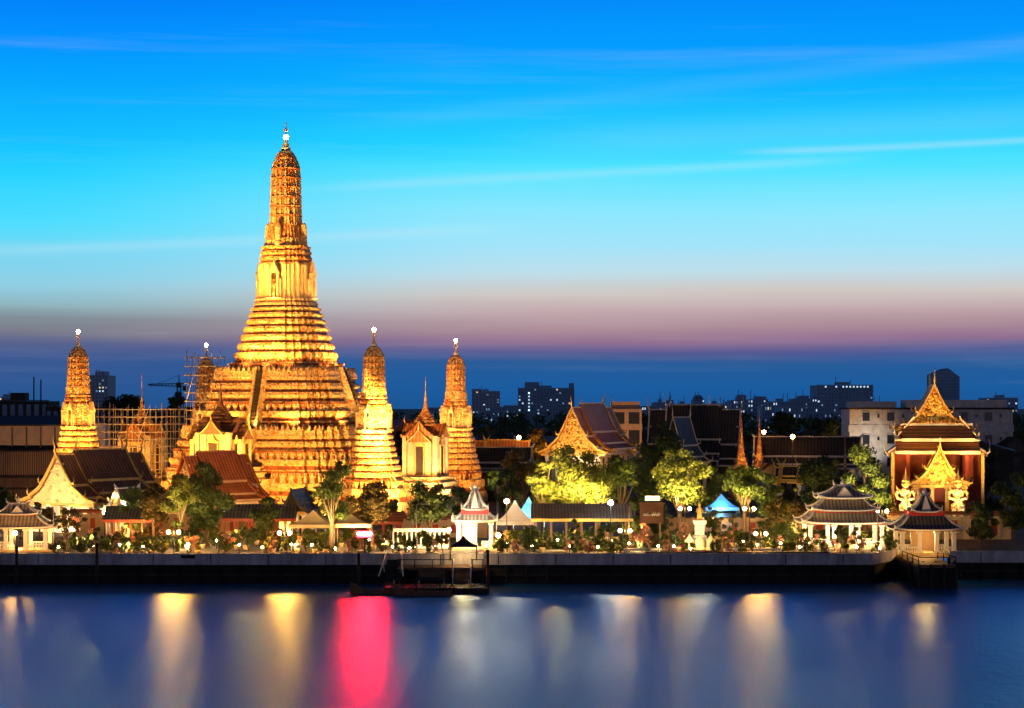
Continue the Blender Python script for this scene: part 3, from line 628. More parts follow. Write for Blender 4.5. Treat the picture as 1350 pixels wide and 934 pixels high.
# ================================================================== THAI HALLS
def hall(name, label, cat, X, Y, z0, rz, Wd, Ln, ze, zr, roof='roof_brown', trim='gilt', ped='gold', wall='white', tele=1, group=None, cols=4, trimlow=None, back=True, chofa=1.0, pedbot=.02, plain=False, colm=None):
    """gabled hall, ridge along local y, the shown gable at -y; steep telescoped roof in overlapping tiers"""
    t_ = thing(name, label, cat, (X, Y, z0), rz, group)
    ze -= z0; zr -= z0; h = zr-ze; hw = Wd/2
    tiers = [((0,1.0),(.14,.76),(.27,.55),(.40,.38)), ((.37,.37),(.52,.24),(.70,.125)), ((.67,.105),(.83,.045),(1.0,0))]
    secs = [(-Ln/2, Ln/2, 0.0, 1.0)]
    if tele: secs = [(-Ln/2, -Ln/2+Ln*.2, 0, 1), (-Ln/2+Ln*.2-.15, Ln/2-Ln*.2+.15, h*.09, 1.0), (Ln/2-Ln*.2, Ln/2, 0, 1)]
    for (ya, yb, dz, sc_) in secs:
        rb, tb = MB(), MB(); bbs = {(e, s): MB() for e in (-1, 1) for s in (-1, 1)}
        for tn, prof in enumerate(tiers):
            for s in (-1, 1):
                ps = [(s*x*hw, ze+z*h+dz) for x, z in prof]
                sect = lambda y: [(x, y, z) for x, z in ps] + [(x, y, z-.22) for x, z in reversed(ps)]
                rb.loft([sect(ya), sect(yb)])
                xe, ze_ = ps[-1]; tb.box(min(xe, xe+s*.12), max(xe, xe+s*.12), ya-.05, yb+.05, ze_-.3, ze_+.1)
                for ye, e in ((ya, -1), (yb, 1)):
                    bb = bbs[(e, s)]
                    bb.loft([[(x, ye+e*o_, z) for x, z in ps] + [(x, ye+e*o_, z+.38) for x, z in reversed(ps)] for o_ in (-.05, .28)])
                    bb.tube([(xe-s*.2, ye+e*.1, ze_+.15), (xe+s*.45, ye+e*.1, ze_+.25), (xe+s*.62, ye+e*.1, ze_+.7), (xe+s*.5, ye+e*.1, ze_+1.25*chofa)], [.2,.18,.13,.03], 5)
        allp = [p for pr in tiers for p in pr]
        for ye, e in ((ya, -1), (yb, 1)):
            for s in (-1, 1): ps = [(s*x*hw, ze+z*h+dz) for x, z in allp]; bbs[(e, s)].loft([[(x, ye+e*o_, z-.15) for x, z in ps] + [(x, ye+e*o_, z+.06) for x, z in reversed(ps)] for o_ in (.0, .2)])
        tb.box(-.18, .18, ya, yb, ze+h+dz-.05, ze+h+dz+.16)
        rb.build('roof', M[roof], t_); tb.build('roof_edge', M[trimlow or trim], t_)
        for ye, e in ((ya, -1), (yb, 1)):
            if tele and abs(ye) < Ln/2-.5 and e*dz < 0: continue
            for s in (-1, 1): bbs[(e, s)].build('bargeboard', M[trim], t_)
            z1 = ze+h+dz; bb = MB(); bb.tube([(0, ye, z1), (0, ye+e*.45, z1+.6*chofa), (0, ye+e*.35, z1+1.3*chofa), (0, ye+e*.75, z1+2.0*chofa), (0, ye+e*.6, z1+3.0*chofa)], [.22,.2,.13,.08,.015], 5); bb.build('ridge_finial', M[trim], t_)
    for e in ((-1, 1) if back else (-1,)):
        mb = MB(); prof = [(0,1.0),(.14,.76),(.27,.55),(.40,.38),(.52,.24),(.70,.125),(.95,pedbot)]
        pts = [(x*hw*.97, ze+z*h-.2) for x, z in prof]; poly = [(-x, z) for x, z in reversed(pts[1:])] + pts
        y0 = e*(Ln/2-.55)
        mb.loft([[(x, y0+d, z) for x, z in poly] for d in (-.12, .12)])
        r_ = random.Random(5)
        for k in range(46):                               # carved foliage in relief
            v = r_.random()**1.3*.8+.06; wmax = next((p[0] for p in prof if p[1] <= v), .9)*hw*.8; x = r_.uniform(-wmax, wmax)
            mb.ball(x, y0+e*.12, ze+v*h-.3, r_.uniform(.12,.3)*Wd/14, 6, 4)
        p_ = mb.build('pediment', M[ped], t_)
        mb = MB(); mb.box(-hw*.95, hw*.95, y0+e*.1-.2, y0+e*.1+.2, ze-.55, ze-.1); mb.build('pediment_beam', M['gilt'], p_)
    mb = MB(); mb.box(-hw*.72, hw*.72, -Ln/2+2.2, Ln/2-2.2, 0, ze+.1*h); mb.box(-hw*.82, hw*.82, -Ln/2+.3, Ln/2-.3, -.6, .7); mb.build('wall', M[wall], t_)
    for e in (-1, 1):
        for k in range(cols):
            x = -hw*.78 + hw*1.56*k/(cols-1); mb = MB(); mb.cb(x, e*(Ln/2-.7), .702, .62, .62, ze-.7-.1); mb.cb(x, e*(Ln/2-.7), ze-.7, .9, .9, .5); mb.build('column', M[colm or ('white' if wall != 'redwall' else 'gilt')], t_)
    if plain: return t_
    n = max(2, int(Ln/4))
    for s in (-1, 1):
        for k in range(n):
            y = -Ln/2+3 + (Ln-6)*(k+.5)/n; zt = ze-1.0
            if zt < 2.2: continue
            mb = MB(); mb.box(s*hw*.72-.05, s*hw*.72+.05, y-.5, y+.5, 1.6, zt); w_ = mb.build('window', M['glass'], t_)
            mb = MB()
            for q in (-1, 1): mb.box(s*hw*.72-.14, s*hw*.72+.14, y+q*.65-.14, y+q*.65+.14, 1.4, zt+.2)
            mb.box(s*hw*.72-.16, s*hw*.72+.16, y-.9, y+.9, zt+.21, zt+.5); mb.build('frame', M['gilt'], w_)
    mb = MB(); mb.box(-.9, .9, -Ln/2+2.1, -Ln/2+2.18, .705, min(4.2, ze-.8)); d_ = mb.build('door', M['darkwood'], t_)
    mb = MB()
    for q in (-1, 1): mb.box(q*1.1-.2, q*1.1+.2, -Ln/2+1.98, -Ln/2+2.17, .703, min(4.5, ze-.5))
    mb.build('door_frame', M['gilt'], d_)
    return t_
hall('ordination_hall', 'white gabled hall with a dark brown roof below the far left tower', 'hall', -65.3, 324, G, R(-33), 16.2, 18.5, 7.6, 15.0, 'roof_brown', 'gilt', 'stucco', 'white', pedbot=.0)
hall('assembly_hall', 'hall with a rust red tiled roof in front of the great tower', 'hall', PX(291,340)-1, 341, G, R(-37), 14.0, 14.5, 6.4, 14.3, 'roof_red', 'roof_red', 'stucco', 'white', trimlow='tan_wall', chofa=.6)
hall('ordination_hall', 'tall gold gabled hall with orange roof above the floodlit yellow trees', 'hall', PX(782,428), 434, 6.0, R(-20), 14.5, 27, 12.8, 22.2, 'roof_orange', 'gilt', 'gold', 'white', trimlow='white', chofa=.9)
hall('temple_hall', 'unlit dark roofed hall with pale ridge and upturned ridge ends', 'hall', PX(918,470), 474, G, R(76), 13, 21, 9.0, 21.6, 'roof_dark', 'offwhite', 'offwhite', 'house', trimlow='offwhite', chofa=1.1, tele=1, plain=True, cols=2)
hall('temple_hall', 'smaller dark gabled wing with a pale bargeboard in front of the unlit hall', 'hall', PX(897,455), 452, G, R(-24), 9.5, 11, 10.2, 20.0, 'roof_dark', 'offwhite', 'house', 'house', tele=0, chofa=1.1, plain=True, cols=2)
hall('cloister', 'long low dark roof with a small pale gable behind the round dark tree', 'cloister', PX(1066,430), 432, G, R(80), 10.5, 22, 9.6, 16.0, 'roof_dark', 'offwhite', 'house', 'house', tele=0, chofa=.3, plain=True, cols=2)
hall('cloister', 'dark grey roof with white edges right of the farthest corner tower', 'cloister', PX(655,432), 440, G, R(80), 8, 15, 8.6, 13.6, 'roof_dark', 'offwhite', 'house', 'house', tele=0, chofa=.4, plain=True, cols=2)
hall('shrine_hall', 'little white gable beside the brown roofed hall', 'shrine', PX(163,300), 303, G, R(-20), 4.6, 6, 7.2, 10.4, 'roof_brown', 'white', 'stucco', 'white', tele=0, chofa=.3)
hall('shrine_hall', 'little dark blue gable at the end of the long grey shed', 'shrine', PX(391,300), 302, G, R(-12), 4.4, 6, 7.2, 10.2, 'roof_slate', 'metal', 'house', 'house', tele=0, chofa=.2)
hall('shrine_hall', 'tiny roof with two glowing yellow curled finials below the dark cloister', 'shrine', PX(1044,380), 382, G, R(72), 4.6, 5.5, 8.2, 11.0, 'roof_dark', 'gilt', 'house', 'house', tele=1, chofa=.7, plain=True, cols=2)
hall('shrine_hall', 'small orange lit roof crest beyond the farthest corner tower', 'shrine', PX(662,452), 460, G, R(80), 7, 12, 11.4, 14.6, 'roof_orange', 'gilt', 'gold', 'tan_wall', tele=1, chofa=.5)

# gate hall on the right: high gold gable, lower red wings, small gold gable in front
GX, GY = PX(1229,334), 334.0
hall('gate_hall', 'tall red and gold hall with glittering gold gable at the far right', 'gate hall', GX+1.0, GY+5, G, R(-8), 12.2, 12, 18.6, 25.9, 'roof_orange', 'gilt', 'gold', 'redwall', trimlow='white', tele=0, pedbot=.1, colm='redwall')
g2 = hall('gate_porch', 'small gold gabled porch in front of the tall gate hall', 'porch', GX-.2, GY-6, G, R(-8), 9.0, 6, 10.1, 16.0, 'roof_brown', 'gilt', 'gold', 'redwall', tele=0, chofa=.7)
wg = thing('gate_wing', 'low red wing with white roof edges spreading from the gold gate hall', 'gate wing', (GX+1, GY+3, G), R(-8))
rb, tb = MB(), MB()
for s in (-1, 1):
    wb = MB()
    for (xa, xb, za, zb_, d) in ((3.6, 6.2, 17.6, 14.6, 5.2), (4.8, 7.8, 14.0, 11.8, 5.8)):
        sec = lambda y: [(s*xa, y, za), (s*xb, y, zb_), (s*xb, y, zb_-.25), (s*xa, y, za-.25)]
        rb.loft([sec(-d), sec(d)]); tb.box(min(s*xb, s*xb+s*.2), max(s*xb, s*xb+s*.2), -d-.1, d+.1, zb_-.4, zb_+.15)
        tb.loft([[(s*xa, y, za), (s*xb, y, zb_), (s*xb, y, zb_+.35), (s*xa, y, za+.35)] for y in (-d-.3, -d-.01)])
        tb.tube([(s*xb, -d, zb_), (s*(xb+.5), -d, zb_+.3), (s*(xb+.6), -d, zb_+1.4), (s*(xb+.45), -d, zb_+2.4)], [.2,.18,.12,.02], 5)
    wb.box(min(s*4.2, s*7.0), max(s*4.2, s*7.0), -4.4, 4.4, 0, 11.6); wb.build('wall', M['redwall'], wg)
for (z1_, z0_, ya, yb, hw) in ((16.4, 14.2, -4.9, -7.6, 5.6),(13.9, 12.2, -6.2, -8.4, 6.6)):
    rb.loft([[(x, ya, z1_), (x, yb, z0_), (x, yb, z0_-.25), (x, ya, z1_-.25)] for x in (-hw, hw)]); tb.box(-hw-.1, hw+.1, yb-.12, yb-.003, z0_-.4, z0_+.12); tb.box(-hw-.1, hw+.1, ya-.2, ya, z1_-.05, z1_+.3)
rb.build('roof', M['roof_orange'], wg); tb.build('roof_edge', M['offwhite'], wg)
for s in (-1, 1):
    for xx in (4.6, 7.1): mb = MB(); mb.cb(s*xx, -7.4, 0, .5, .5, 12.0); mb.build('column', M['gilt' if xx > 6 else 'redwall'], wg)

# giants flanking the gate
def giant(label, X, Y, rz):
    t_ = thing('guardian_giant', label, 'statue', (X, Y, G), rz, 'giants guarding the gate')
    mb = MB(); moulded_box(mb, 1.9, 1.5, 0, 2.0); mb.build('pedestal', M['stucco'], t_)
    mb = MB(); z = 2.0
    for s in (-1, 1):
        mb.lathe(s*.62, 0, [(z,.36),(z+.3,.34),(z+.5,.27),(z+1.1,.36),(z+1.7,.42),(z+2.3,.5)], 10)
        mb.cb(s*.7, -.3, z, .5, .9, .22)
        mb.tube([(s*.95, 0, z+4.5), (s*1.45, -.15, z+3.9), (s*1.3, -.55, z+3.2), (s*.3, -.9, z+3.0)], [.34,.28,.22,.18], 8)
    mb.lathe(0, 0, [(z+1.5,1.15),(z+1.7,1.1),(z+2.4,.8),(z+2.8,.62),(z+3.1,.66),(z+3.8,.86),(z+4.4,.95),(z+4.7,.6),(z+4.85,.26),(z+5.05,.26)], 12, True, .7)
    mb.ball(0, -.05, z+5.4, .52, 10, 8, 1.1)
    for s in (-1, 1): mb.ball(s*.52, 0, z+5.4, .14, 6, 4, 1.6); mb.ball(s*.2, -.5, z+5.5, .1, 6, 4)
    mb.ball(0, -.56, z+5.35, .11, 6, 4); mb.tube([(-.22,-.5,z+5.12),(0,-.57,z+5.08),(.22,-.5,z+5.12)], .06, 5)
    for s in (-1, 1): mb.tube([(s*.9,0,z+4.5),(s*1.35,0,z+4.75),(s*1.45,0,z+5.2)], [.2,.14,.02], 5)
    mb.build('body', M['porcelain_fine'], t_)
    mb = MB(); mb.lathe(0, 0, [(z+5.75,.56),(z+5.95,.6),(z+6.05,.42),(z+6.3,.46),(z+6.4,.3),(z+6.7,.32),(z+6.8,.18),(z+7.3,.1),(z+8.0,.02)], 10); mb.build('crown', M['gilt'], t_)
    mb = MB(); mb.lathe(0, -.95, [(z,.16),(z+.4,.24),(z+.5,.13),(z+2.7,.15),(z+2.9,.22),(z+3.3,.14),(z+3.5,.05)], 8); mb.build('club', M['gilt'], t_)
    return t_
gi = giant('gold lit giant statue with pointed crown and club, left of the gold porch', PX(1194,318), 318, R(-6))
copy_tree(gi, (PX(1264,318), 318.5, G), R(-10), 'gold lit giant statue with pointed crown and club, right of the gold porch')

# ================================================================== CHINESE-THAI PAVILIONS
def curved_roof(mb, tb, hx, hy, z0, z1, tx, ty, lift, n=6, closed_top=True):
    """hipped roof with a concave slope, upswept corners; tb collects the white ridge and eave mouldings"""
    def rg(u):
        f = u**.8; x, y = hx+(tx-hx)*f, hy+(ty-hy)*f; z = z0+(z1-z0)*(u**1.35); pts = []; k = 6
        for (ax, ay, bx, by) in ((-1,-1,1,-1),(1,-1,1,1),(1,1,-1,1),(-1,1,-1,-1)):
            for i in range(k):
                v = i/k; c = abs(2*v-1)**4*lift*(1-u)**2; pts.append((x*(ax+(bx-ax)*v), y*(ay+(by-ay)*v), z+c))
        return pts
    rs = [rg(i/n) for i in range(n+1)]
    mb.loft(rs + [], False, closed_top)
    mb.loft([[(x*.98, y*.98, z-.16) for x, y, z in rs[0]], rs[0]], True, False)
    e = rs[0]+rs[0][:1]; tb.tube([(x*1.01, y*1.01, z+.02) for x, y, z in e], .13, 5)
    for c in range(4):
        pts = [rs[i][c*6] for i in range(n+1)]; p0 = pts[0]
        tb.tube([(p0[0]*1.04, p0[1]*1.04, p0[2]+.5)] + [(x, y, z+.1) for x, y, z in pts], [.06]+[.15]*(n+1), 5)
    return rs
def pavilion(name, label, X, Y, z0, rz, hx, hy, ze, tiers, roofm, trimm='white', colm='white', ncx=3, railing=True, group='pavilions on the river bank', colw=.5):
    """tiers: list of (hx, hy, z0, z1, topx, topy, lift) above the base"""
    t_ = thing(name, label, 'pavilion', (X, Y, z0), rz, group)
    mb = MB(); mb.box(-hx-.5, hx+.5, -hy-.5, hy+.5, -.3, .25); mb.box(-hx-.2, hx+.2, -hy-.2, hy+.2, .251, .4); mb.build('plinth', M['stucco'], t_)
    for i in range(ncx+1):
        for s in (-1, 1):
            mb = MB(); x = -hx+.3 + (2*hx-.6)*i/ncx; mb.cb(x, s*(hy-.3), .402, colw, colw, ze-.4-.35); mb.cb(x, s*(hy-.3), .403, colw*1.4, colw*1.4, .35); mb.cb(x, s*(hy-.3), ze-.345, colw*1.5, colw*1.5, .25); mb.build('column', M[colm], t_)
    mb = MB(); mb.box(-hx, hx, -hy, -hy+.35, ze-.09, ze+.3); mb.box(-hx, hx, hy-.35, hy, ze-.09, ze+.3); mb.box(-hx, -hx+.35, -hy+.351, hy-.351, ze-.09, ze+.3); mb.box(hx-.35, hx, -hy+.351, hy-.351, ze-.09, ze+.3); mb.build('beam', M['redtrim'], t_)
    for k, (ax, ay, a, b, tx, ty, lf) in enumerate(tiers):
        mb, tb = MB(), MB(); curved_roof(mb, tb, ax, ay, a, b, tx, ty, lf)
        o = mb.build('roof', M[roofm], t_); tb.build('roof_ridge', M[trimm], o)
        if k < len(tiers)-1:
            mb = MB(); nx_ = tiers[k+1]; mb.box(-tx*.98, tx*.98, -ty*.98, ty*.98, b-.3, nx_[2]+.1); mb.build('roof_frieze', M['redtrim'], o)
        else:
            mb = MB(); mb.box(-tx-.2, tx+.2, -.16, .16, b-.05, b+.22)
            for s in (-1, 1): mb.tube([(s*tx, 0, b+.1), (s*(tx+.35), 0, b+.3), (s*(tx+.5), 0, b+.85)], [.18,.15,.03], 5)
            mb.lathe(0, 0, [(b+.2,.28),(b+.45,.34),(b+.7,.16),(b+1.1,.02)], 8)
            # little pointed front gable
            mb.loft([[(-1.1*ax*.28, y, a+.2), (1.1*ax*.28, y, a+.2), (0, y, b-.1)] for y in (-ay*.8, -ty)])
            mb.build('ridge_ornament', M[trimm], o)
    if railing:
        for s in (-1, 1):
            for q in (-1, 1):
                mb = MB(); mb.box(min(q*(hx-.6), q*hx*.35), max(q*(hx-.6), q*hx*.35), s*(hy-.3)-.08, s*(hy-.3)+.08, 1.0, 1.18)
                for i in range(6): mb.cb(q*(hx*.4+i*(hx*.5)/6), s*(hy-.3), .405, .12, .1, .597)
                mb.build('railing', M[colm], t_)
    return t_
pavilion('riverside_pavilion', 'wide white columned pavilion with three stacked grey roofs edged in white', PX(1111,283), 283, G-.1, R(0), 5.2, 3.2, 3.5,
         [(6.1,4.0,3.65,5.0,4.3,2.5,.25),(4.6,2.9,5.3,6.9,2.6,1.2,.3),(3.7,2.3,7.0,8.6,.9,.12,.3)], 'roof_green')
pavilion('riverside_pavilion', 'dark roofed pavilion with gold lit doorway at the head of the pier', PX(1220,272), 272.5, G-.2, R(0), 3.7, 2.6, 3.3,
         [(4.5,3.3,3.4,5.2,2.4,1.5,.3),(2.0,1.5,5.7,7.9,.35,.1,.35)], 'roof_slate')
pavilion('gate_pavilion', 'bright white lit pavilion with pointed cream roof behind the landing stage', PX(626,279), 280, G-.2, R(0), 2.5, 2.2, 4.0,
         [(3.0,2.7,4.1,5.0,1.9,1.7,.3),(1.75,1.6,5.6,8.3,.3,.25,.25)], 'roof_green', ncx=2)
pavilion('riverside_pavilion', 'low pavilion with tilted grey green roof at the left edge', PX(22,277), 278, G-.2, R(6), 4.2, 3.0, 3.3,
         [(5.0,3.8,3.4,4.9,2.6,1.6,.2),(2.8,1.8,5.1,6.4,1.2,.2,.2)], 'roof_green')
# inside of the two lit pavilions: a back wall with panels
def screen(parent_label, X, Y, z0, w, h, m_, name='screen_wall'):
    mb = MB(); mb.box(X-w/2, X+w/2, Y, Y+.25, z0, z0+h); mb.box(X-w/2-.2, X+w/2+.2, Y-.1, Y+.35, z0+h+.003, z0+h+.3)
    o = mb.build(name, M[m_]); return tag(o, parent_label, 'wall')
screen('white screen wall glowing inside the landing pavilion', PX(619,281.5), 281.6, G+.25, 1.9, 3.2, 'white')
screen('amber painted screen wall inside the pier pavilion', PX(1220,274), 274.2, G+.25, 3.6, 2.7, 'tan_wall')

# ================================================================== SHEDS AND TENTS
def shed(label, x0, x1, Y, d, ze, zr, roofm='sheet_roof', nposts=6, eave='brownwood', rz=0, postm='brownwood', group='long low sheds'):
    w = x1-x0; t_ = thing('shed', label, 'shed', ((x0+x1)/2, Y+d/2, G), rz, group); ze -= G; zr -= G
    mb = MB()
    for s in (-1, 1): mb.loft([[(x, s*(d/2+.6), ze), (x, 0, zr), (x, 0, zr-.16), (x, s*(d/2+.6), ze-.16)] for x in (-w/2-.4, w/2+.4)])
    mb.build('roof', M[roofm], t_)
    mb = MB()
    for s in (-1, 1): mb.box(-w/2-.45, w/2+.45, s*(d/2+.66)-.06, s*(d/2+.66)+.06, ze-.35, ze+.06)
    mb.build('fascia', M[eave], t_)
    for i in range(nposts):
        for s in (-1, 1): mb = MB(); mb.cb(-w/2+.3+(w-.6)*i/(nposts-1), s*(d/2-.2), 0, .22, .22, ze+.15); mb.build('post', M[postm], t_)
    mb = MB(); mb.box(-w/2+.5, w/2-.5, d/2-.3, d/2-.2, 0, 1.1); mb.build('low_wall', M['tan_wall'], t_)
    return t_
shed('long brown sheet roof on thin posts below the yellow trees', PX(704,286), PX(829,286), 284, 5, 6.9, 8.9, 'sheet_roof', 7, 'gilt')
shed('long grey roofed shed running right of the round dark tree to the dark blue gable', PX(288,298), PX(388,298), 297, 5, 6.2, 8.2, 'roof_slate', 6, 'redwall', postm='redwall')
shed('grey roof on red posts below the little white gable', PX(141,297), PX(206,297), 296, 5, 6.1, 8.0, 'roof_slate', 5, 'redwall', postm='redwall')
shed('low red lit shed roof behind the glowing red sign', PX(440,300), PX(528,300), 300, 4, 5.6, 7.0, 'roof_red', 5, 'redwall', postm='redwall')
def tent(label, X, Y, hx, hy, ze, zp, mat, posts='steel', group='canvas tents', name='tent', z0=G, fl=.5):
    t_ = thing(name, label, 'tent', (X, Y, z0), 0, group); ze -= z0; zp -= z0
    mb = MB(); rs = []
    for i in range(6):
        u = i/5; f = 1-u; z = ze+(zp-ze)*u**1.6; rs.append([(hx*f*x, hy*f*y, z) for x, y in ((-1,-1),(0,-1.0),(1,-1),(1,0),(1,1),(0,1),(-1,1),(-1,0))])
    rs[-1] = [(x*.02, y*.02, zp-z0+z0) for x, y in ((-1,-1),(0,-1),(1,-1),(1,0),(1,1),(0,1),(-1,1),(-1,0))]
    mb.loft([[(x, y, z-fl) for x, y, z in rs[0]]] + rs, False, True); mb.build('canopy', M[mat], t_)
    for x in (-1, 1):
        for y in (-1, 1): mb = MB(); mb.tube([(x*hx*.97, y*hy*.97, 0), (x*hx*.97, y*hy*.97, ze)], .07, 6); mb.build('pole', M[posts], t_)
    return t_
tent('large tan canvas tent with low peak left of the tall thin tree', PX(413,288), 288, 3.3, 2.4, 6.0, 7.9, 'tan_cloth')
tent('tan canvas awning half hidden right of the tall thin tree', PX(462,290), 291, 2.9, 2.2, 5.9, 7.2, 'tan_cloth')
tent('grey pointed tent with warm lamp at its peak beside the long brown roof', PX(679,290), 290, 2.7, 2.2, 6.3, 9.2, 'grey_cloth')
tent('pale blue canvas tent behind the grey pointed tent', PX(697,297), 297, 2.3, 2.2, 6.6, 9.4, 'blue_cloth')
tent('blue lit building front in canvas between the bright tree and the rounded green tree', PX(951,311), 311, 2.6, 1.5, 7.2, 9.2, 'blue_cloth')  # canvas stands for a blue-lit building front, its light put into the cloth colour
tent('black canopy on the landing stage', PX(611,257.5), 257.8, 1.7, 1.3, 5.0, 6.2, 'black_cloth', 'metal', 'canvas tents', 'canopy_tent', 3.2, .15)

# signboard
t_ = thing('billboard', 'brown sign hut with a white lit panel on top right of the blue white lamp', 'sign', (PX(859,296), 296, G))
mb = MB(); mb.box(-1.7, 1.7, -.3, .3, 2.6, 5.4); mb.box(-1.9, 1.9, -.45, .45, 5.41, 5.6)
mb.build('board', M['dark_sign'], t_)
mb = MB(); mb.box(-.95, 1.15, -.36, -.305, 5.9, 6.55); o = mb.build('sign_face', M['sign_face'], t_)
mb = MB()
for k in range(11): mb.box(-.75+k*.16, -.75+k*.16+.1, -.38, -.365, 6.08, 6.08+(.12,.3,.22,.3,.16,.28)[k % 6])
mb.build('lettering', M['darkwood'], o)
mb = MB(); r_ = random.Random(3); x = -1.2
while x < 1.1:
    mb.tube([(x, -.34, 3.7), (x+.1, -.34, 4.0+r_.random()*.4), (x+.2, -.34, 3.65+r_.random()*.2), (x+.26, -.34, 3.8)], .05, 4); x += .27
mb.build('script_lettering', M['offwhite'], t_)
for x in (-1.2, 1.2): mb = MB(); mb.cb(x, 0, 0, .25, .25, 2.6); mb.build('post', M['brownwood'], t_)
# red LED sign on its post
t_ = thing('led_sign', 'glowing red light bar on a post above the river wall', 'sign', (PX(481,264), 264, G))
mb = MB(); mb.box(-1.05, 1.05, -.05, .2, 2.75, 3.45); [mb.box(s*1.05-.08, s*1.05+.08, -.95, -.053, 2.75, 3.45) for s in (-1, 1)]; mb.box(-1.05, 1.05, -1.5, -.051, 2.66, 2.749); mb.build('housing_and_shades', M['redtrim'], t_)  # side and bottom shades added to keep red light off the gangway
mb = MB(); mb.tube([(-.95,-.2,3.1),(.95,-.2,3.1)], .18, 8); mb.build('light_tube', M['red_lamp'], t_)
mb = MB(); mb.cb(0, .1, 0, .16, .16, 2.75); mb.build('post', M['metal'], t_)

# memorial statue
t_ = thing('memorial_statue', 'standing gold figure on a tall white pedestal amid clipped plants', 'statue', (PX(923,276), 277, G))
mb = MB(); moulded_box(mb, 3.3, 1.6, 0, .7); mb.build('platform', M['redwall'], t_)
mb = MB(); moulded_box(mb, 1.0, .9, .7, 1.5); moulded_box(mb, .62, .62, 1.5, 4.1); mb.build('pedestal', M['white'], t_)
mb = MB(); z = 4.1; mb.lathe(0, 0, [(z,.38),(z+.5,.34),(z+1.0,.30),(z+1.2,.27),(z+1.6,.36),(z+1.72,.22),(z+1.78,.1),(z+1.85,.1),(z+1.95,.16),(z+2.1,.17),(z+2.2,.1),(z+2.5,.02)], 10, True, .75)
for s in (-1, 1): mb.tube([(s*.3,0,z+1.6),(s*.42,-.05,z+1.2),(s*.3,-.2,z+.95)], [.11,.09,.07], 6)
mb.build('figure', M['gilt'], t_)
def bell_tub(label, X):
    mb = MB(); mb.lathe(0, 0, [(0,.75),(.3,.8),(.4,.6),(1.2,.66),(1.5,.5),(1.8,.2),(1.95,.1),(2.3,.02)], 12)
    o = mb.build('lotus_urn', M['stucco']); o.location = (X, 274.4, G+.25); return tag(o, label, 'urn', 'urns round the statue')
for px, l_ in ((909,'rounded cream urn left of the white statue pedestal'),(923,'rounded cream urn straight below the white statue pedestal'),(937,'rounded cream urn right of the white statue pedestal')): bell_tub(l_, PX(px, 274.4))

# chedis
def chedi(label, X, Y, z0, tip, r, m_='porcelain_red', group='slim spired chedis'):
    t_ = thing('chedi', label, 'chedi', (X, Y, z0), R(20), group); h = tip-z0
    mb = MB(); moulded(mb, P_BODY, 0, h*.28, r, r*.62, 3, r*.14); mb.build('base', M[m_], t_)
    mb = MB(); mb.lathe(0, 0, [(h*.28,r*.5),(h*.31,r*.55),(h*.36,r*.5),(h*.42,r*.3),(h*.44,r*.34),(h*.46,r*.22)] + [q for i in range(7) for q in ((h*(.46+.05*i), r*(.24-.028*i)), (h*(.49+.05*i), r*(.22-.028*i)))] + [(h*.82, r*.05), (h, .02)], 12); mb.build('spire', M['gilt' if m_ == 'gold' else m_], t_)
    return t_
chedi('thin orange chedi spire at the right end of the unlit dark hall', PX(977,430), 430, G, 24.5, 2.6)
chedi('thin orange chedi spire standing between the unlit dark hall and the long dark cloister', PX(1001,430), 430, G, 23.0, 2.6)
chedi('small gold chedi poking up behind the unlit dark hall', PX(935,520), 520, 9, 26.0, 3.0, 'gold')
chedi('short yellow chedi at the left edge of the clipped cloud tree', PX(1114,400), 400, G, 17.5, 1.4)
chedi('slim yellow spire beside the left end of the long brown roof shed', PX(829.5,283), 283.2, G, 8.7, .55, 'gold')
# ================================================================== TREES AND PLANTS
def leaves(mb, blobs, n, size, r_, flat=.35):
    wts = [b[3]**2 for b in blobs]; tot = sum(wts)
    for b in blobs:
        for _ in range(max(6, int(n*b[3]**2/tot))):
            d = Vector((r_.gauss(0,1), r_.gauss(0,1), r_.gauss(0,1))).normalized(); q = b[3]*(r_.random()**.4)*r_.uniform(.75, 1.12)
            p = Vector(b[:3]) + Vector((d.x*q, d.y*q, d.z*q*.8))
            nrm = (d + Vector((r_.gauss(0,.5), r_.gauss(0,.5), r_.gauss(0,.5)))).normalized()
            u = nrm.cross(Vector((r_.random()-.5, r_.random()-.5, r_.random()-.5))).normalized(); w = nrm.cross(u)
            s = size*r_.uniform(.6, 1.35); l = s*r_.uniform(.8, 1.4)
            b0 = len(mb.v); mb.v += [tuple(p-u*s*.5-w*l*.1), tuple(p-w*l*.55), tuple(p+u*s*.5-w*l*.1), tuple(p+w*l*.6)]
            mb.f.append([b0,b0+1,b0+2,b0+3]); mb.mi.append(0); mb.sm.append(False)
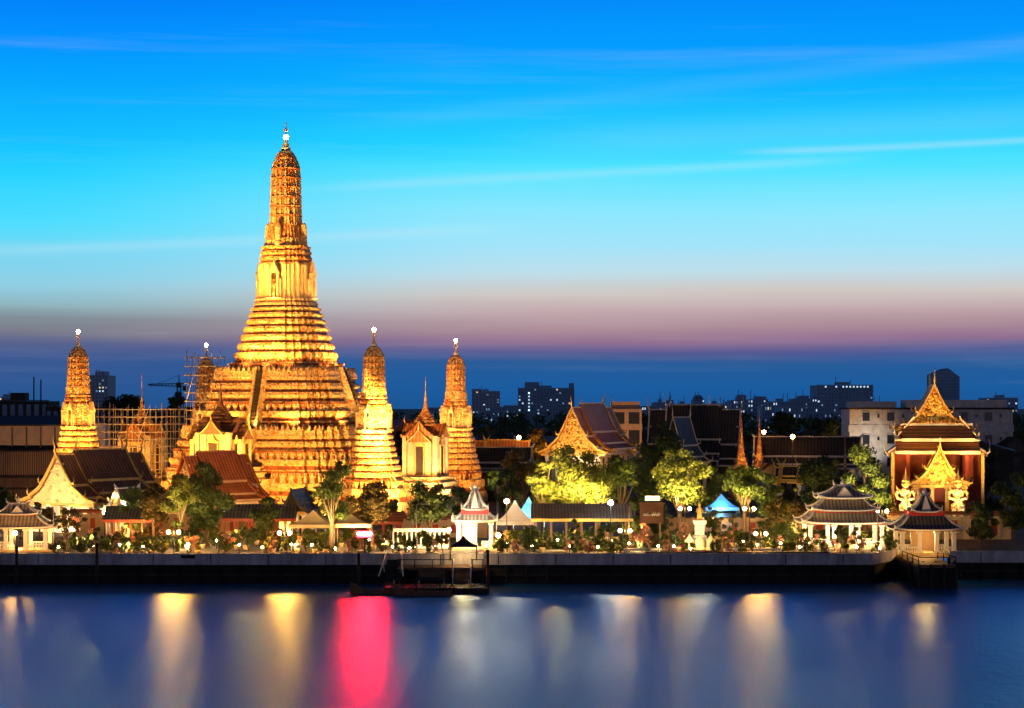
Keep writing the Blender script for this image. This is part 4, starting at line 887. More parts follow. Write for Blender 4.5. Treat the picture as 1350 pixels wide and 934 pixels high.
def tree(label, px, pyt, pyb, wpx, Y, mat, n=2600, leaf=.42, seed=0, name='tree', group=None, blobs=16, spread=.72, gap=.36, lean=0, bark='bark', base=G, cat='tree', trunk_r=None):
    n = int(n*1.7); leaf *= .76
    r_ = random.Random(seed+int(px)); X = PX(px, Y); zt, zb = PZ(pyt, Y)-base, PZ(pyb, Y)-base
    hw = wpx*Y/5400; hh = (zt-zb)/2; zc = (zt+zb)/2
    t_ = thing(name, label, cat, (X, Y, base), r_.uniform(0, 6), group)
    bl = []
    for i in range(blobs):
        a = r_.uniform(0, 2*pi); v = r_.uniform(-1, 1); rr = sqrt(max(0, 1-v*v*.85))*sqrt(r_.random())*spread; rad = min(hw, hh*1.2)*gap*r_.uniform(.45, 1.3)
        bl.append((rr*hw*cos(a), rr*hw*sin(a), zc + v*(hh-rad*.8), rad))
    bl.append((0, 0, zc, min(hw, hh)*.5))
    mb = MB(); tr = trunk_r or max(.14, zt*.028); fork = max(zb*.75, .25*zt) + .2
    mb.tube([(0,0,-.3),(.05,0,fork*.4),(lean*.4,.05,fork),(lean,0,zc)], [tr*1.5, tr, tr*.8, tr*.35], 7)
    for b in r_.sample(bl, min(9, len(bl))):
        st_ = Vector((lean*.4, .05, fork)); e = Vector(b[:3]); m_ = st_.lerp(e, .5) + Vector((0, 0, .12*(zt-fork)*r_.uniform(-.5, .8)))
        mb.tube([tuple(st_), tuple(m_), tuple(e)], [tr*.6, tr*.35, tr*.12], 5)
    mb.build('trunk', M[bark], t_)
    mb = MB(); leaves(mb, bl, n, leaf, r_); mb.build('crown', M[mat], t_); return t_
TG = 'garden trees on the temple bank'
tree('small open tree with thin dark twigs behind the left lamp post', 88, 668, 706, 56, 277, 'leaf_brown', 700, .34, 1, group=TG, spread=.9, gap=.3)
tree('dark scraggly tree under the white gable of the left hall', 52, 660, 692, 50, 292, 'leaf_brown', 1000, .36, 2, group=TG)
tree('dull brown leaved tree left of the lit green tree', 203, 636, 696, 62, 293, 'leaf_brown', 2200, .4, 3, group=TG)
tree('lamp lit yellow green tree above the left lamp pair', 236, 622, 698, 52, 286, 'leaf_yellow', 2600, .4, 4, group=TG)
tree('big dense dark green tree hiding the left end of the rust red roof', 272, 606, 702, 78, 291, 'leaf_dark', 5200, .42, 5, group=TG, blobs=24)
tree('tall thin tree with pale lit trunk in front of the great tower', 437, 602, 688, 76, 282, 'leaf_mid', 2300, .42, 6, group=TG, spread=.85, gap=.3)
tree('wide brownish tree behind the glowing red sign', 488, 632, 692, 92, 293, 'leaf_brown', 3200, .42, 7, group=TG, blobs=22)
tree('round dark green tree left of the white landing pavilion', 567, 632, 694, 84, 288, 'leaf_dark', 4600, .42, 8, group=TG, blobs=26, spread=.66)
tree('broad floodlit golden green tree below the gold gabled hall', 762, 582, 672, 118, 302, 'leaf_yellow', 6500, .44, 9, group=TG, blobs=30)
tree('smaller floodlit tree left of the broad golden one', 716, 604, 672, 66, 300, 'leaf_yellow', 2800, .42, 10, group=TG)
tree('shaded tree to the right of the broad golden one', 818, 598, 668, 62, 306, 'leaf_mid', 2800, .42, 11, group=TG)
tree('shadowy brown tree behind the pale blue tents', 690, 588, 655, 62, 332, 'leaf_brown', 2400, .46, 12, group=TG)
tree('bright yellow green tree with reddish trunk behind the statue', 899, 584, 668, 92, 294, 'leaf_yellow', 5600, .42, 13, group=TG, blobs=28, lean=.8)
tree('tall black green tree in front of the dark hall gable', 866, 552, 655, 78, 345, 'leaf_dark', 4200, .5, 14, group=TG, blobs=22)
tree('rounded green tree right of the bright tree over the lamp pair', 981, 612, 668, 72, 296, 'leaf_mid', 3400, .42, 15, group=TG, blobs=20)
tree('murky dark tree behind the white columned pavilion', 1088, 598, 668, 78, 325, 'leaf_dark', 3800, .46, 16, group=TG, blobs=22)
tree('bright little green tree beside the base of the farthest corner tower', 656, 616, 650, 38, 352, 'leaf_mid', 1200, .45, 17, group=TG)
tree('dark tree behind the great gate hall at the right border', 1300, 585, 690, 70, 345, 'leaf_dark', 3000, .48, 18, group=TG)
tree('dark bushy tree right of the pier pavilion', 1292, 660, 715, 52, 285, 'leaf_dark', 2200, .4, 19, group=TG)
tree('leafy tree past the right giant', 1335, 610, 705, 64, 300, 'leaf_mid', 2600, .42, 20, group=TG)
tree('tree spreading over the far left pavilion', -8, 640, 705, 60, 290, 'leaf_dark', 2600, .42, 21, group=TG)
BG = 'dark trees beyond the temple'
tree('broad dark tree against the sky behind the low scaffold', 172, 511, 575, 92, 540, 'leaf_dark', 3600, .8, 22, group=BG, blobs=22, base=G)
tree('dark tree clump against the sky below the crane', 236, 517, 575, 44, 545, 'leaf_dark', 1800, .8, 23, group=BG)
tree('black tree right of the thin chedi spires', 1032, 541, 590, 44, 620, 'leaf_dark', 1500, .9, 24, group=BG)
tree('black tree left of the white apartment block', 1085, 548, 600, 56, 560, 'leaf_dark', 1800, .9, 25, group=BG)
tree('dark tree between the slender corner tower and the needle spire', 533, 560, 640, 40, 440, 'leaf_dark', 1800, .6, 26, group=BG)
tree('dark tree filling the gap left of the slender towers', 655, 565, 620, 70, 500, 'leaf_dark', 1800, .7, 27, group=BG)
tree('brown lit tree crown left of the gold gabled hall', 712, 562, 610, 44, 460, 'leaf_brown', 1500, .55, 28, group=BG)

def topiary(label, px, py, wpx, hpx, Y, mats, kind, seed, group='clipped plants along the river wall'):
    r_ = random.Random(seed); X = PX(px, Y); h = hpx*Y/2700; w = wpx*Y/2700
    t_ = thing('topiary' if kind == 'cloud' else 'bush', label, 'plant', (X, Y, G), 0, group)
    if kind == 'cloud':
        mb = MB(); pts = []; bl = []; n = max(3, int(h/.8))
        mb.tube([(0,0,-.1),(w*.1,0,h*.35),(-w*.08,0,h*.7),(0,0,h*.92)], [.12,.1,.07,.04], 6)
        for i in range(n):
            s = (-1)**i; f = 1-.55*i/n; x = s*w*.32*f; z = h*(.32+.62*i/n); bl.append((x, r_.uniform(-.2,.2), z, w*.26*f+.08)); mb.tube([(0,0,z-.25),(x*.6,0,z-.12),(x,0,z)], [.05,.05,.04], 5)
        bl.append((0,0,h*.95,w*.2)); mb.build('trunk', M['bark'], t_)
        for b in bl:
            mb = MB(); leaves(mb, [b], int(90+160*b[3]**2), .2, r_); mb.build('foliage_puff', M[mats], t_)
    else:
        mb = MB()
        for q in range(5): a = r_.uniform(0,6); mb.tube([(0,0,-.1),(cos(a)*w*.15, sin(a)*w*.15, h*.3),(cos(a)*w*.3, sin(a)*w*.3, h*.6)], [.06,.05,.02], 5)
        mb.build('stem', M['bark'], t_); mb = MB()
        if kind == 'round': bl = [(0,0,h*.52,min(w,h)*.46)] + [(r_.uniform(-.25,.25)*w, r_.uniform(-.25,.25)*w, h*r_.uniform(.35,.65), min(w,h)*.3) for _ in range(5)]
        else: bl = [(r_.uniform(-.4,.4)*w, r_.uniform(-.3,.3)*w, h*r_.uniform(.3,.85), min(w,h)*.24) for _ in range(8)]
        leaves(mb, bl, int(260+120*w*h), .22, r_); mb.build('foliage', M[mats], t_)
    return t_
for a in [
 ('tall cloud clipped dark topiary at the left mooring pole', 129, 0, 20, 36, 268, 'leaf_dark', 'cloud', 1),
 ('low round dark bush left of the dark topiary', 108, 0, 24, 18, 270, 'leaf_dark', 'round', 2),
 ('wide dark dome bush before the red posts of the grey roof', 196, 0, 28, 26, 274, 'leaf_dark', 'round', 3),
 ('small ragged shrub below the little white gable', 166, 0, 20, 24, 271, 'leaf_mid', 'wild', 4),
 ('low green shrub just left of the left lamp pair', 214, 0, 16, 18, 269, 'leaf_yellow', 'wild', 5),
 ('orange flowering shrub right of the left lamp pair', 252, 0, 24, 24, 273, 'petal', 'wild', 6),
 ('thin cloud pruned shrub between the two left lamp pairs', 287, 0, 20, 34, 269, 'leaf_mid', 'cloud', 7),
 ('pinkish flowering shrub in front of the long grey shed', 300, 0, 20, 26, 274, 'petal', 'wild', 8),
 ('dark bushy shrub under the middle of the long grey shed', 328, 0, 24, 36, 276, 'leaf_dark', 'wild', 9),
 ('pale lit shrub just left of the lamp pair by the tan tent', 352, 0, 16, 26, 270, 'leaf_yellow', 'wild', 10),
 ('lit round green bush under the large tan tent', 404, 0, 24, 26, 276, 'leaf_mid', 'round', 11),
 ('tiny bright tuft at the foot of the tall thin tree', 432, 0, 9, 12, 272, 'leaf_yellow', 'round', 12),
 ('dark red shrub right of the glowing red sign', 505, 0, 26, 32, 275, 'leaf_brown', 'wild', 13),
 ('lit shrub left of the thin lamp post with an arm', 535, 0, 22, 28, 272, 'leaf_yellow', 'wild', 14),
 ('bright shrub right of the thin lamp post with an arm', 563, 0, 24, 34, 273, 'leaf_yellow', 'wild', 15),
 ('reddish shrub left of the landing pavilion steps', 584, 0, 18, 32, 273, 'leaf_brown', 'wild', 16),
 ('round lit yellow bush under the grey pointed tent', 677, 0, 22, 40, 276, 'leaf_yellow', 'round', 17),
 ('low lit shrub right of the landing pavilion', 662, 0, 22, 24, 270, 'leaf_yellow', 'wild', 18),
 ('dark round tree-like bush under the left end of the long brown roof', 700, 0, 26, 44, 281, 'leaf_dark', 'round', 19),
 ('tall dark topiary in the middle under the long brown roof', 757, 0, 20, 46, 270, 'leaf_dark', 'cloud', 20),
 ('pale flowering shrub right of the tall dark topiary', 776, 0, 16, 26, 269, 'petal', 'wild', 21),
 ('dark bush left of the lamp pair under the yellow spire', 800, 0, 24, 40, 277, 'leaf_dark', 'wild', 22),
 ('orange red flowering bush right of the lamp pair under the yellow spire', 846, 0, 22, 46, 275, 'petal', 'wild', 23),
 ('slim tiered topiary left of the statue platform', 882, 0, 16, 52, 271, 'leaf_mid', 'cloud', 24),
 ('reddish shrub behind the left urn', 899, 0, 18, 40, 279, 'petal', 'wild', 25),
 ('tiered topiary just right of the statue platform', 951, 0, 18, 48, 272, 'leaf_brown', 'cloud', 26),
 ('second tiered topiary farther right of the statue platform', 967, 0, 18, 50, 273, 'leaf_mid', 'cloud', 27),
 ('oval lit green bush behind the right lamp pair', 1028, 0, 34, 44, 283, 'leaf_mid', 'round', 28),
 ('large brown green bush left of the white columned pavilion', 1052, 0, 42, 68, 296, 'leaf_brown', 'round', 29),
 ('bonsai topiary at the left corner of the white columned pavilion', 1060, 0, 24, 34, 268, 'leaf_yellow', 'cloud', 30),
 ('bonsai topiary before the left columns of the white columned pavilion', 1082, 0, 20, 32, 269, 'leaf_mid', 'cloud', 31),
 ('dark tiered topiary before the middle columns of the white columned pavilion', 1107, 0, 22, 38, 268.5, 'leaf_dark', 'cloud', 32),
 ('lit bonsai topiary before the right columns of the white columned pavilion', 1129, 0, 18, 36, 269, 'leaf_yellow', 'cloud', 33),
 ('low leafy shrub at the foot of the statue platform on its left', 868, 0, 18, 18, 267.5, 'leaf_mid', 'wild', 34),
 ('low leafy shrub between urns and right lamp pair', 985, 0, 22, 20, 268, 'leaf_yellow', 'wild', 35),
 ('ragged shrub right of the right lamp pair', 1040, 0, 18, 22, 267.5, 'leaf_yellow', 'wild', 36),
 ('leafy bush between the two pavilions', 1172, 0, 20, 30, 280, 'leaf_mid', 'wild', 37),
 ('small round shrub at the left pavilion corner', 74, 0, 18, 20, 270, 'leaf_brown', 'wild', 38)]:
    topiary(*a)
# big clipped cloud tree beside the gate
t_ = thing('cloud_tree', 'large cloud clipped tree with lit rounded puffs left of the gate hall', 'tree', (PX(1140,305), 306, G), 0)
mb = MB(); f_ = lambda px, py: (PX(px,306)-PX(1140,305), PZ(py,306)-G)
puffs = [(1136,598,20),(1147,616,17),(1120,632,11),(1161,634,15),(1138,650,15),(1122,664,10),(1163,656,13)]
mb.tube([(0,0,-.2),(.3,0,2.5),(-.2,0,4.5),(.2,0,7),(0,0,9.5)], [.5,.42,.34,.26,.15], 8)
for px, py, r in puffs: x, z = f_(px, py); mb.tube([(0,0,z-1.8),(x*.5,0,z-1.1),(x,0,z-.2)], [.2,.16,.08], 6)
mb.build('trunk', M['bark'], t_); r_ = random.Random(9)
for i, (px, py, r) in enumerate(puffs):
    x, z = f_(px, py); mb = MB(); leaves(mb, [(x, r_.uniform(-.8,.8), z, r*306/2700)], 900, .3, r_); mb.build('foliage_puff', M['leaf_mid' if i != 1 else 'leaf_dark'], t_)
# clipped hedges in the garden under the long brown roof
for (px0, px1, Y, h, l_) in ((705,752,276,1.5,'dark clipped hedge under the long brown roof'),(760,812,272,1.0,'low green hedge along the wall under the yellow spire'),(700,800,290,2.2,'tall hedge at the back of the long brown roof')):
    o = thing('hedge', l_, 'hedge', ((PX(px0,Y)+PX(px1,Y))/2, Y, G), 0, 'garden hedges'); w = PX(px1,Y)-PX(px0,Y); mb = MB(); r_ = random.Random(px0)
    leaves(mb, [(-w/2+w*(i+.5)/14, r_.uniform(-.2,.2), h*.5, h*.52) for i in range(14)], 1300, .24, r_); mb.build('foliage', M['leaf_mid'], o)
    mb = MB(); mb.box(-w/2, w/2, -.7, .7, -.1, .22); mb.build('kerb', M['offwhite'], o)
# low planter benches
for (px, w, l_) in ((840,3.4,'white low bench right of the lamp pair under the yellow spire'),(862,2.0,'short white bench next to the slim tiered topiary'),(1008,4.6,'long white bench under the right lamp pair'),(966,2.2,'white round edged planter right of the statue platform')):
    o = thing('bench', l_, 'bench', (PX(px,267), 267, G), 0, 'white stone benches'); mb = MB(); mb.box(-w/2, w/2, -.35, .35, .75, 1.0); mb.build('seat', M['white'], o)
    for s in (-1, 1): mb = MB(); mb.cb(s*(w/2-.35), 0, 0, .35, .6, .748); mb.build('leg', M['white'], o)

# ================================================================== LAMPS
def lamp_pair(label, px, py, Y, mat='warm_lamp', gap=.65, r=.23, group='twin globe lamp posts'):
    X = PX(px, Y); h = PZ(py, Y)-G; t_ = thing('twin_lamp_post', label, 'lamp post', (X, Y, G), 0, group)
    mb = MB(); mb.lathe(0, 0, [(0,.2),(.25,.22),(.3,.1),(h*.5,.07),(h-.3,.05),(h+.15,.07),(h+.4,.01)], 8); mb.tube([(-gap,0,h-.25),(-gap*.5,0,h-.5),(0,0,h-.45),(gap*.5,0,h-.5),(gap,0,h-.25)], .05, 6)
    mb.build('pole', M['metal'], t_)
    for s in (-1, 1):
        mb = MB(); mb.lathe(s*gap, 0, [(h-.26-r*.2,.12),(h-.2-r*.1,.16)], 8); mb.lathe(s*gap, 0, [(h+r+.02,.1),(h+r+.18,.02)], 8); f = mb.build('lamp_fitting', M['metal'], t_)
        mb = MB(); mb.ball(s*gap, 0, h, r, 10, 7); mb.build('lamp_globe', M[mat], f)
    return t_
lamp_pair('twin globe lamp post in front of the lit yellow green tree', 229, 702, 268, 'gold_lamp')
lamp_pair('twin globe lamp post left of the large tan tent', 375, 703, 268, 'gold_lamp')
lamp_pair('twin globe lamp post below the yellow spire', 824, 700, 270, 'soft_lamp')
lamp_pair('twin globe lamp post beside the reddish trunk of the bright tree', 903, 671, 284, 'soft_lamp')
lamp_pair('twin globe lamp post under the rounded green tree', 988, 671, 288)
lamp_pair('twin globe lamp post right of the statue by the oval green bush', 1003, 704, 267.5)
lamp_pair('twin globe lamp post between the white columned pavilion and the pier pavilion', 1163, 674, 292, 'soft_lamp')
def globe_post(label, px, py, Y, mat, r=.3, group='single lamp posts'):
    X = PX(px, Y); h = PZ(py, Y)-G; t_ = thing('lamp_post', label, 'lamp post', (X, Y, G), 0, group)
    mb = MB(); mb.lathe(0, 0, [(0,.18),(.2,.2),(.3,.08),(h-r,.05)], 8); mb.build('pole', M['metal'], t_)
    mb = MB(); mb.lathe(0, 0, [(h+r,.2),(h+r+.12,.02)], 8); mb.build('cap', M['metal'], t_)
    mb = MB(); mb.ball(0, 0, h, r, 10, 7); mb.build('lamp_globe', M[mat], t_); return t_
globe_post('bluish white lamp on a pole over the right end of the long brown roof', 805, 663, 281, 'white_lamp', .34)
globe_post('warm lamp at the peak of the grey pointed tent', 668, 661, 286, 'lamp_small', .34)
globe_post('white lamp at the left edge in front of the tilted pavilion', 20, 703, 270, 'warm_lamp', .28)
globe_post('bright lamp right of the white landing pavilion', 657, 706, 276, 'warm_lamp', .3)
globe_post('bright lamp left of the white landing pavilion', 592, 699, 279, 'warm_lamp', .26)
globe_post('small lamp among flowers in front of the long grey shed', 248, 718, 268, 'lamp_small', .2)
globe_post('orange street lamp above the long dark cloister', 1045, 576, 425, 'orange_lamp', .45)
globe_post('greenish white lamp left of the gold gabled hall', 684, 577, 440, 'lamp_small', .42)
globe_post('pale lamp between the thin chedi spire and the dark cloister', 1007, 570, 445, 'lamp_small', .4)
globe_post('small lamp at the far left hall gable corner', 138, 676, 300, 'lamp_small', .32)
globe_post('small lamp at the left foot of the white hall', 27, 676, 300, 'lamp_small', .32)
globe_post('small lamp by the right giant statue', 1252, 690, 300, 'lamp_small', .28)
globe_post('small lamp left of the pier pavilion', 1180, 690, 284, 'lamp_small', .28)
def arm_post(label, px, pyt, Y, arm, group='unlit arm lamp posts'):
    X = PX(px, Y); h = PZ(pyt, Y)-G; t_ = thing('street_lamp', label, 'street lamp', (X, Y, G), 0, group)
    mb = MB(); mb.tube([(0,0,0),(0,0,h),(arm*.15,0,h+.15),(arm,0,h+.15)], [.1,.07,.06,.05], 6); mb.build('pole', M['steel'], t_)
    mb = MB(); mb.box(min(arm*.55, arm*1.1), max(arm*.55, arm*1.1), -.14, .14, h+.02, h+.14); mb.build('lamp_head', M['steel'], t_); return t_
arm_post('unlit arm lamp post in front of the white left hall', 70.5, 668, 271, 1.5)
arm_post('unlit thin arm lamp post in front of the round dark tree', 549, 666, 272, 1.4)
arm_post('plain thin post at the right end of the white columned pavilion', 1157, 664, 272, .2)

# low bollard lamps in the flower beds
r_ = random.Random(66); bz = None
def bollard(px, Y):
    global bz
    if bz is None:
        bz = thing('bollard_lamp', 'low glowing bollard lamp in the flower beds behind the river wall', 'bollard lamp', (PX(px,Y), Y, G), 0, 'bollard lamps in the flower beds')
        mb = MB(); mb.lathe(0, 0, [(0,.12),(.1,.13),(.14,.07),(.95,.06)], 8); mb.build('post', M['metal'], bz)
        mb = MB(); mb.ball(0, 0, 1.1, .14, 8, 6); mb.build('lamp_globe', M['lamp_small'], bz)
    else: copy_tree(bz, (PX(px,Y), Y, G+r_.uniform(0,.3)))
for px in list(range(84, 590, 33)) + list(range(648, 1180, 27)): bollard(px+r_.uniform(-8,8), r_.choice((264.2, 264.8, 266, 268, 272, 278)))
# white fence in the landing garden
t_ = thing('garden_fence', 'white balustrade fence left of the landing pavilion', 'fence', (PX(555,281), 281, G))
mb = MB(); w = PX(592,281)-PX(519,281); mb.box(-w/2, w/2, -.12, .12, 2.3, 2.75); mb.box(-w/2, w/2, -.12, .12, 0, .5); mb.build('rail', M['white'], t_)
for i in range(13): mb = MB(); mb.cb(-w/2+w*i/12, 0, .502, .22, .2, 1.796); mb.build('post', M['white'], t_)

# ================================================================== LANDING STAGE
def pole(label, px, pyt, Y, r=.2):
    o = MB(); h = PZ(pyt, Y); o.tube([(0,0,-2.5),(0,0,h)], [r*1.1, r], 8); o.lathe(0, 0, [(h,r*1.1),(h+.1,r*1.15),(h+.22,.03)], 8)
    b = o.build('mooring_pole', M['darkwood']); b.location = (PX(px, Y), Y, 0); return tag(b, label, 'pole', 'mooring poles in the river')
pole('mooring pole at the far left by the tilted pavilion', 22, 722, 256)
pole('mooring pole below the tall cloud clipped topiary', 128, 718, 256)
pole('mooring pole under the glowing red sign', 473, 731, 254)
pole('mooring pole at the right end of the landing pontoon', 643, 727, 247)
pole('mooring pole right of the dark pier', 1251, 738, 255)
pole('thinner mooring pole beside the right pier pole', 1258, 742, 257, .14)
t_ = thing('pontoon', 'dark floating landing pontoon before the bright pavilion', 'pontoon', (PX(570,249), 249, 0))
mb = MB(); w = 6.7; mb.box(-w+1, w, -3, 3, -.4, .55); mb.build('hull', M['wetwall'], t_)
mb = MB()
for i in range(30): mb.box(-w+.9+i*(2*w-.8)/30, -w+.9+(i+.92)*(2*w-.8)/30, -3.1, 3.1, .553, .68)
mb.build('deck', M['darkwood'], t_)
for x in (-4.5, -1.5, 1.5, 4.5): mb = MB(); mb.tube([(x,-2.9,.68),(x,-2.9,1.7)], .06, 6); mb.build('railing_post', M['steel'], t_)
mb = MB(); mb.tube([(-4.6,-2.9,1.65),(4.6,-2.9,1.65)], .05, 6); mb.tube([(-4.6,-2.9,1.2),(4.6,-2.9,1.2)], .04, 6); mb.build('railing', M['darkwood'], t_)
for s in (-1, 1):
    mb = MB(); mb.lathe(s*5.8, -3.25, [(-.2,.28),(0,.42),(.25,.42),(.4,.26)], 10); mb.build('tyre_fender', M['wetwall'], t_)
t_ = thing('landing_platform', 'dark timber landing platform on piles with stair to the pontoon', 'platform', (PX(600,256), 257, 0))
mb = MB(); mb.box(-7.2, 3.6, -2.4, 2.6, 2.2, 2.45); mb.box(-4.5, -1.2, -2.35, -2.2, .9, 2.197); mb.build('deck', M['brownwood'], t_)
for x in (-7, -4.6, -1.1, 1.3, 3.4):
    for y in (-2.2, 2.3): mb = MB(); mb.tube([(x,y,-2),(x,y,2.2)], .17, 7); mb.build('pile', M['darkwood'], t_)
st_ = MB()
for i in range(9): st_.box(-.1, 2.0, -2.4-.45*(i+1), -2.4-.45*i, 2.2-.19*(i+1)-.12, 2.2-.19*(i+1))
o = st_.build('stair', M['brownwood'], t_)
for x in (-.15, 2.05): mb = MB(); mb.tube([(x,-2.3,3.5),(x,-6.4,1.7)], .09, 6); mb.tube([(x,-2.3,2.4),(x,-2.3,3.5)], .07, 6); mb.tube([(x,-6.4,.7),(x,-6.4,1.7)], .07, 6); mb.build('handrail', M['white'], o)
for x in (-7.1, -5, -2.8, -.3, 2.2, 3.5): mb = MB(); mb.tube([(x,-2.3,2.45),(x,-2.3,3.5)], .07, 6); mb.build('railing_post', M['darkwood'], t_)
mb = MB(); mb.tube([(-7.2,-2.3,3.45),(-.3,-2.3,3.45)], .06, 6); mb.tube([(2.2,-2.3,3.45),(3.6,-2.3,3.45)], .06, 6); mb.build('railing', M['darkwood'], t_)
t_ = thing('gangway', 'gangway ramp with crossed white rails sloping to the pontoon', 'gangway', (PX(517,255), 256.5, 0))
mb = MB(); mb.loft([[(x, 2.8, 3.1),(x,-3.6,.9),(x,-3.6,.75),(x,2.8,2.9)] for x in (-.9,.9)]); mb.build('ramp', M['wetwall'], t_)
for s in (-1, 1):
    mb = MB(); mb.tube([(s*.95,2.6,4.2),(s*1.15,-1,3.1),(s*1.5,-4.2,1.6)], .1, 6); mb.build('handrail', M['white'], t_)
    mb = MB(); mb.tube([(s*1.0,-1,1.8),(s*1.15,-1,3.1)], .07, 6); mb.tube([(s*1.0,2.4,3.0),(s*1,2.4,4.2)], .07, 6); mb.build('rail_post', M['offwhite'], t_)
# river boats
def boat(label, X, Y, rz, l, w, canopy=False):
    t_ = thing('river_boat', label, 'boat', (X, Y, 0), rz, 'dark boats at the landing stage'); mb = MB(); rs = []
    for i in range(13):
        u = i/12; x = -l/2 + l*u; k = sin(pi*min(max(u*.94+.04,0),1))**.6; b = w/2*k; sh = .55 + 1.0*max(0, u-.6)**2*6 + .5*max(0, .2-u)**2*8
        rs.append([(x,-b,sh),(x,-b*.8,.05),(x,0,-.3),(x,b*.8,.05),(x,b,sh),(x,b-.1 if b>.12 else 0,sh),(x,b*.6,.2),(x,-b*.6,.2),(x,-b+.1 if b>.12 else 0,sh)])
    mb.loft(rs); mb.build('hull', M['brownwood'], t_)
    for k in range(4): mb = MB(); mb.box(-l*.3+k*l*.16, -l*.3+k*l*.16+.3, -w*.38, w*.38, .42, .5); mb.build('seat', M['darkwood'], t_)
    if canopy:
        mb = MB(); mb.loft([[(-l*.32, y, z) for y, z in ((-w*.45,1.9),(0,2.2),(w*.45,1.9),(w*.45,1.84),(0,2.12),(-w*.45,1.84))], [(l*.12, y, z) for y, z in ((-w*.45,1.9),(0,2.2),(w*.45,1.9),(w*.45,1.84),(0,2.12),(-w*.45,1.84))]]); mb.build('canopy', M['black_cloth'], t_)
        for x in (-l*.3, l*.1):
            for s in (-1, 1): mb = MB(); mb.tube([(x,s*w*.4,.5),(x,s*w*.4,1.88)], .04, 5); mb.build('canopy_post', M['metal'], t_)
    mb = MB(); mb.tube([(-l*.45,0,.8),(-l*.5,0,1.4),(-l*.62,.2,.1)], [.08,.1,.04], 6); mb.build('motor_pole', M['metal'], t_)
    return t_
boat('long low wooden boat moored left of the pontoon', PX(503,244), 245.0, R(177), 7.6, 1.6, False)
boat('covered dark boat lying along the front of the pontoon', PX(556,242), 243.6, R(178), 7.0, 1.7, True)
# pier under the right pavilion
t_ = thing('pier', 'dark timber pier below the right pavilion with amber lit deck', 'pier', (PX(1217,262), 262, 0))
mb = MB(); mb.box(-2.4, 2.4, -9, 7.5, 2.55, 2.9); mb.build('deck', M['brownwood'], t_)
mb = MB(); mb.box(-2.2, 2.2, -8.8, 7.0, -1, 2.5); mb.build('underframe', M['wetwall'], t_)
for x in (-2.35, -.8, .8, 2.35):
    for y in (-8.95, -4): mb = MB(); mb.tube([(x,y,-2),(x,y,3.0)], .16, 7); mb.build('pile', M['darkwood'], t_)
for s in (-1, 1):
    for y in (-8.7, -5, -1.5, 2): mb = MB(); mb.tube([(s*2.3,y,2.9),(s*2.3,y,3.9)], .08, 6); mb.build('railing_post', M['darkwood'], t_)
    mb = MB(); mb.tube([(s*2.3,-8.8,3.85),(s*2.3,2.1,3.85)], .07, 6); mb.tube([(s*2.3,-8.8,3.4),(s*2.3,2.1,3.4)], .05, 6); mb.build('railing', M['darkwood'], t_)
mb = MB(); mb.tube([(-2.3,-8.85,3.85),(2.3,-8.85,3.85)], .06, 6); mb.build('front_railing', M['darkwood'], t_)
# ================================================================== THE CITY
def block(name, label, px0, px1, pyt, Y, d, floors, bays, mat='city', lit=(), group=None, cat='building', roofs=(), bandmat='city_band', winw=.6, strips=False, zb=G, warm=False, gable=0, pattern=True):
    x0, x1 = PX(px0, Y), PX(px1, Y); w = x1-x0; h = PZ(pyt, Y)-zb; t_ = thing(name, label, cat, ((x0+x1)/2, Y, zb), 0, group)
    mb = MB(); mb.box(-w/2, w/2, 0, d, -1, h)
    if gable: mb.loft([[(-w/2, y, h+.01), (w/2, y, h+.01), (w*.05, y, h+gable), (-w/2, y, h+gable*.3)] for y in (0, d)])
    for a, b, rh in roofs: mb.box(-w/2+w*a, -w/2+w*b, d*.2, d*.8, h+.01, h+rh)
    fh = h/floors; ov = w*.004+.1
    for k in range(floors+1): mb.box(-w/2-ov, w/2+ov, -ov, .0-.003, k*fh+h*.003, min(k*fh+fh*.32, h+.35))
    for k in range(bays+1):
        x = -w/2 + w*k/bays; bw = w/bays*(1-winw)*.5; mb.box(max(x-bw,-w/2), min(x+bw,w/2), -ov*.8, -.004, 0, h)
    mb.build('wall', M[mat], t_)
    if pattern:
        mb = MB(); mb.box(-w/2+.05, w/2-.05, -ov*.3, -.006, .1, h-fh*.1); mb.build('glazing', M[bandmat], t_)
    if h > 20 and pattern:
        rr = random.Random(int(px0)); mb = MB(); mb.box(-w*.12, w*.1, d*.1, d*.5, h+.37, h+2.6); mb.build('roof_plant', M[mat], t_)
        for q in range(2): x = rr.uniform(-w*.4, w*.4); mb = MB(); mb.tube([(x, d*.3, h), (x, d*.3, h+rr.uniform(4, 8))], .22, 4); mb.build('aerial', M['metal'], t_)
    for (f, bcol, kind) in lit:
        zc = f*fh+fh*.34; xc = -w/2 + w*(bcol+.5)/bays; ww = w/bays*winw*.75
        mb = MB(); mb.box(xc-ww/2, xc+ww/2, -ov*1.05, -ov*.31, zc, zc+fh*.42); mb.build('lit_window', M[kind], t_)
    return t_
r_ = random.Random(11)
def rl(n, floors, bays, warm=.2, top=1.0): 
    s = set()
    while len(s) < max(1, n*.7): s.add((r_.randrange(int(floors*.3), floors), r_.randrange(bays)))
    t = set()
    while len(t) < n*.9 and len(t)+len(s) < floors*bays*.5: t.add((r_.randrange(int(floors*.3), floors), r_.randrange(bays)))
    return [(f, b, 'win_warm' if r_.random() < warm else 'win_cool') for f, b in sorted(s)] + [(f, b, 'win_dim') for f, b in sorted(t-s)]
SK = 'skyline blocks far behind the temple'
block('tower_block', 'slim pale tower block right of the far left golden tower', 117, 142, 495, 1500, 30, 16, 6, 'city', rl(6,16,6), SK, roofs=((.25,.75,3),))
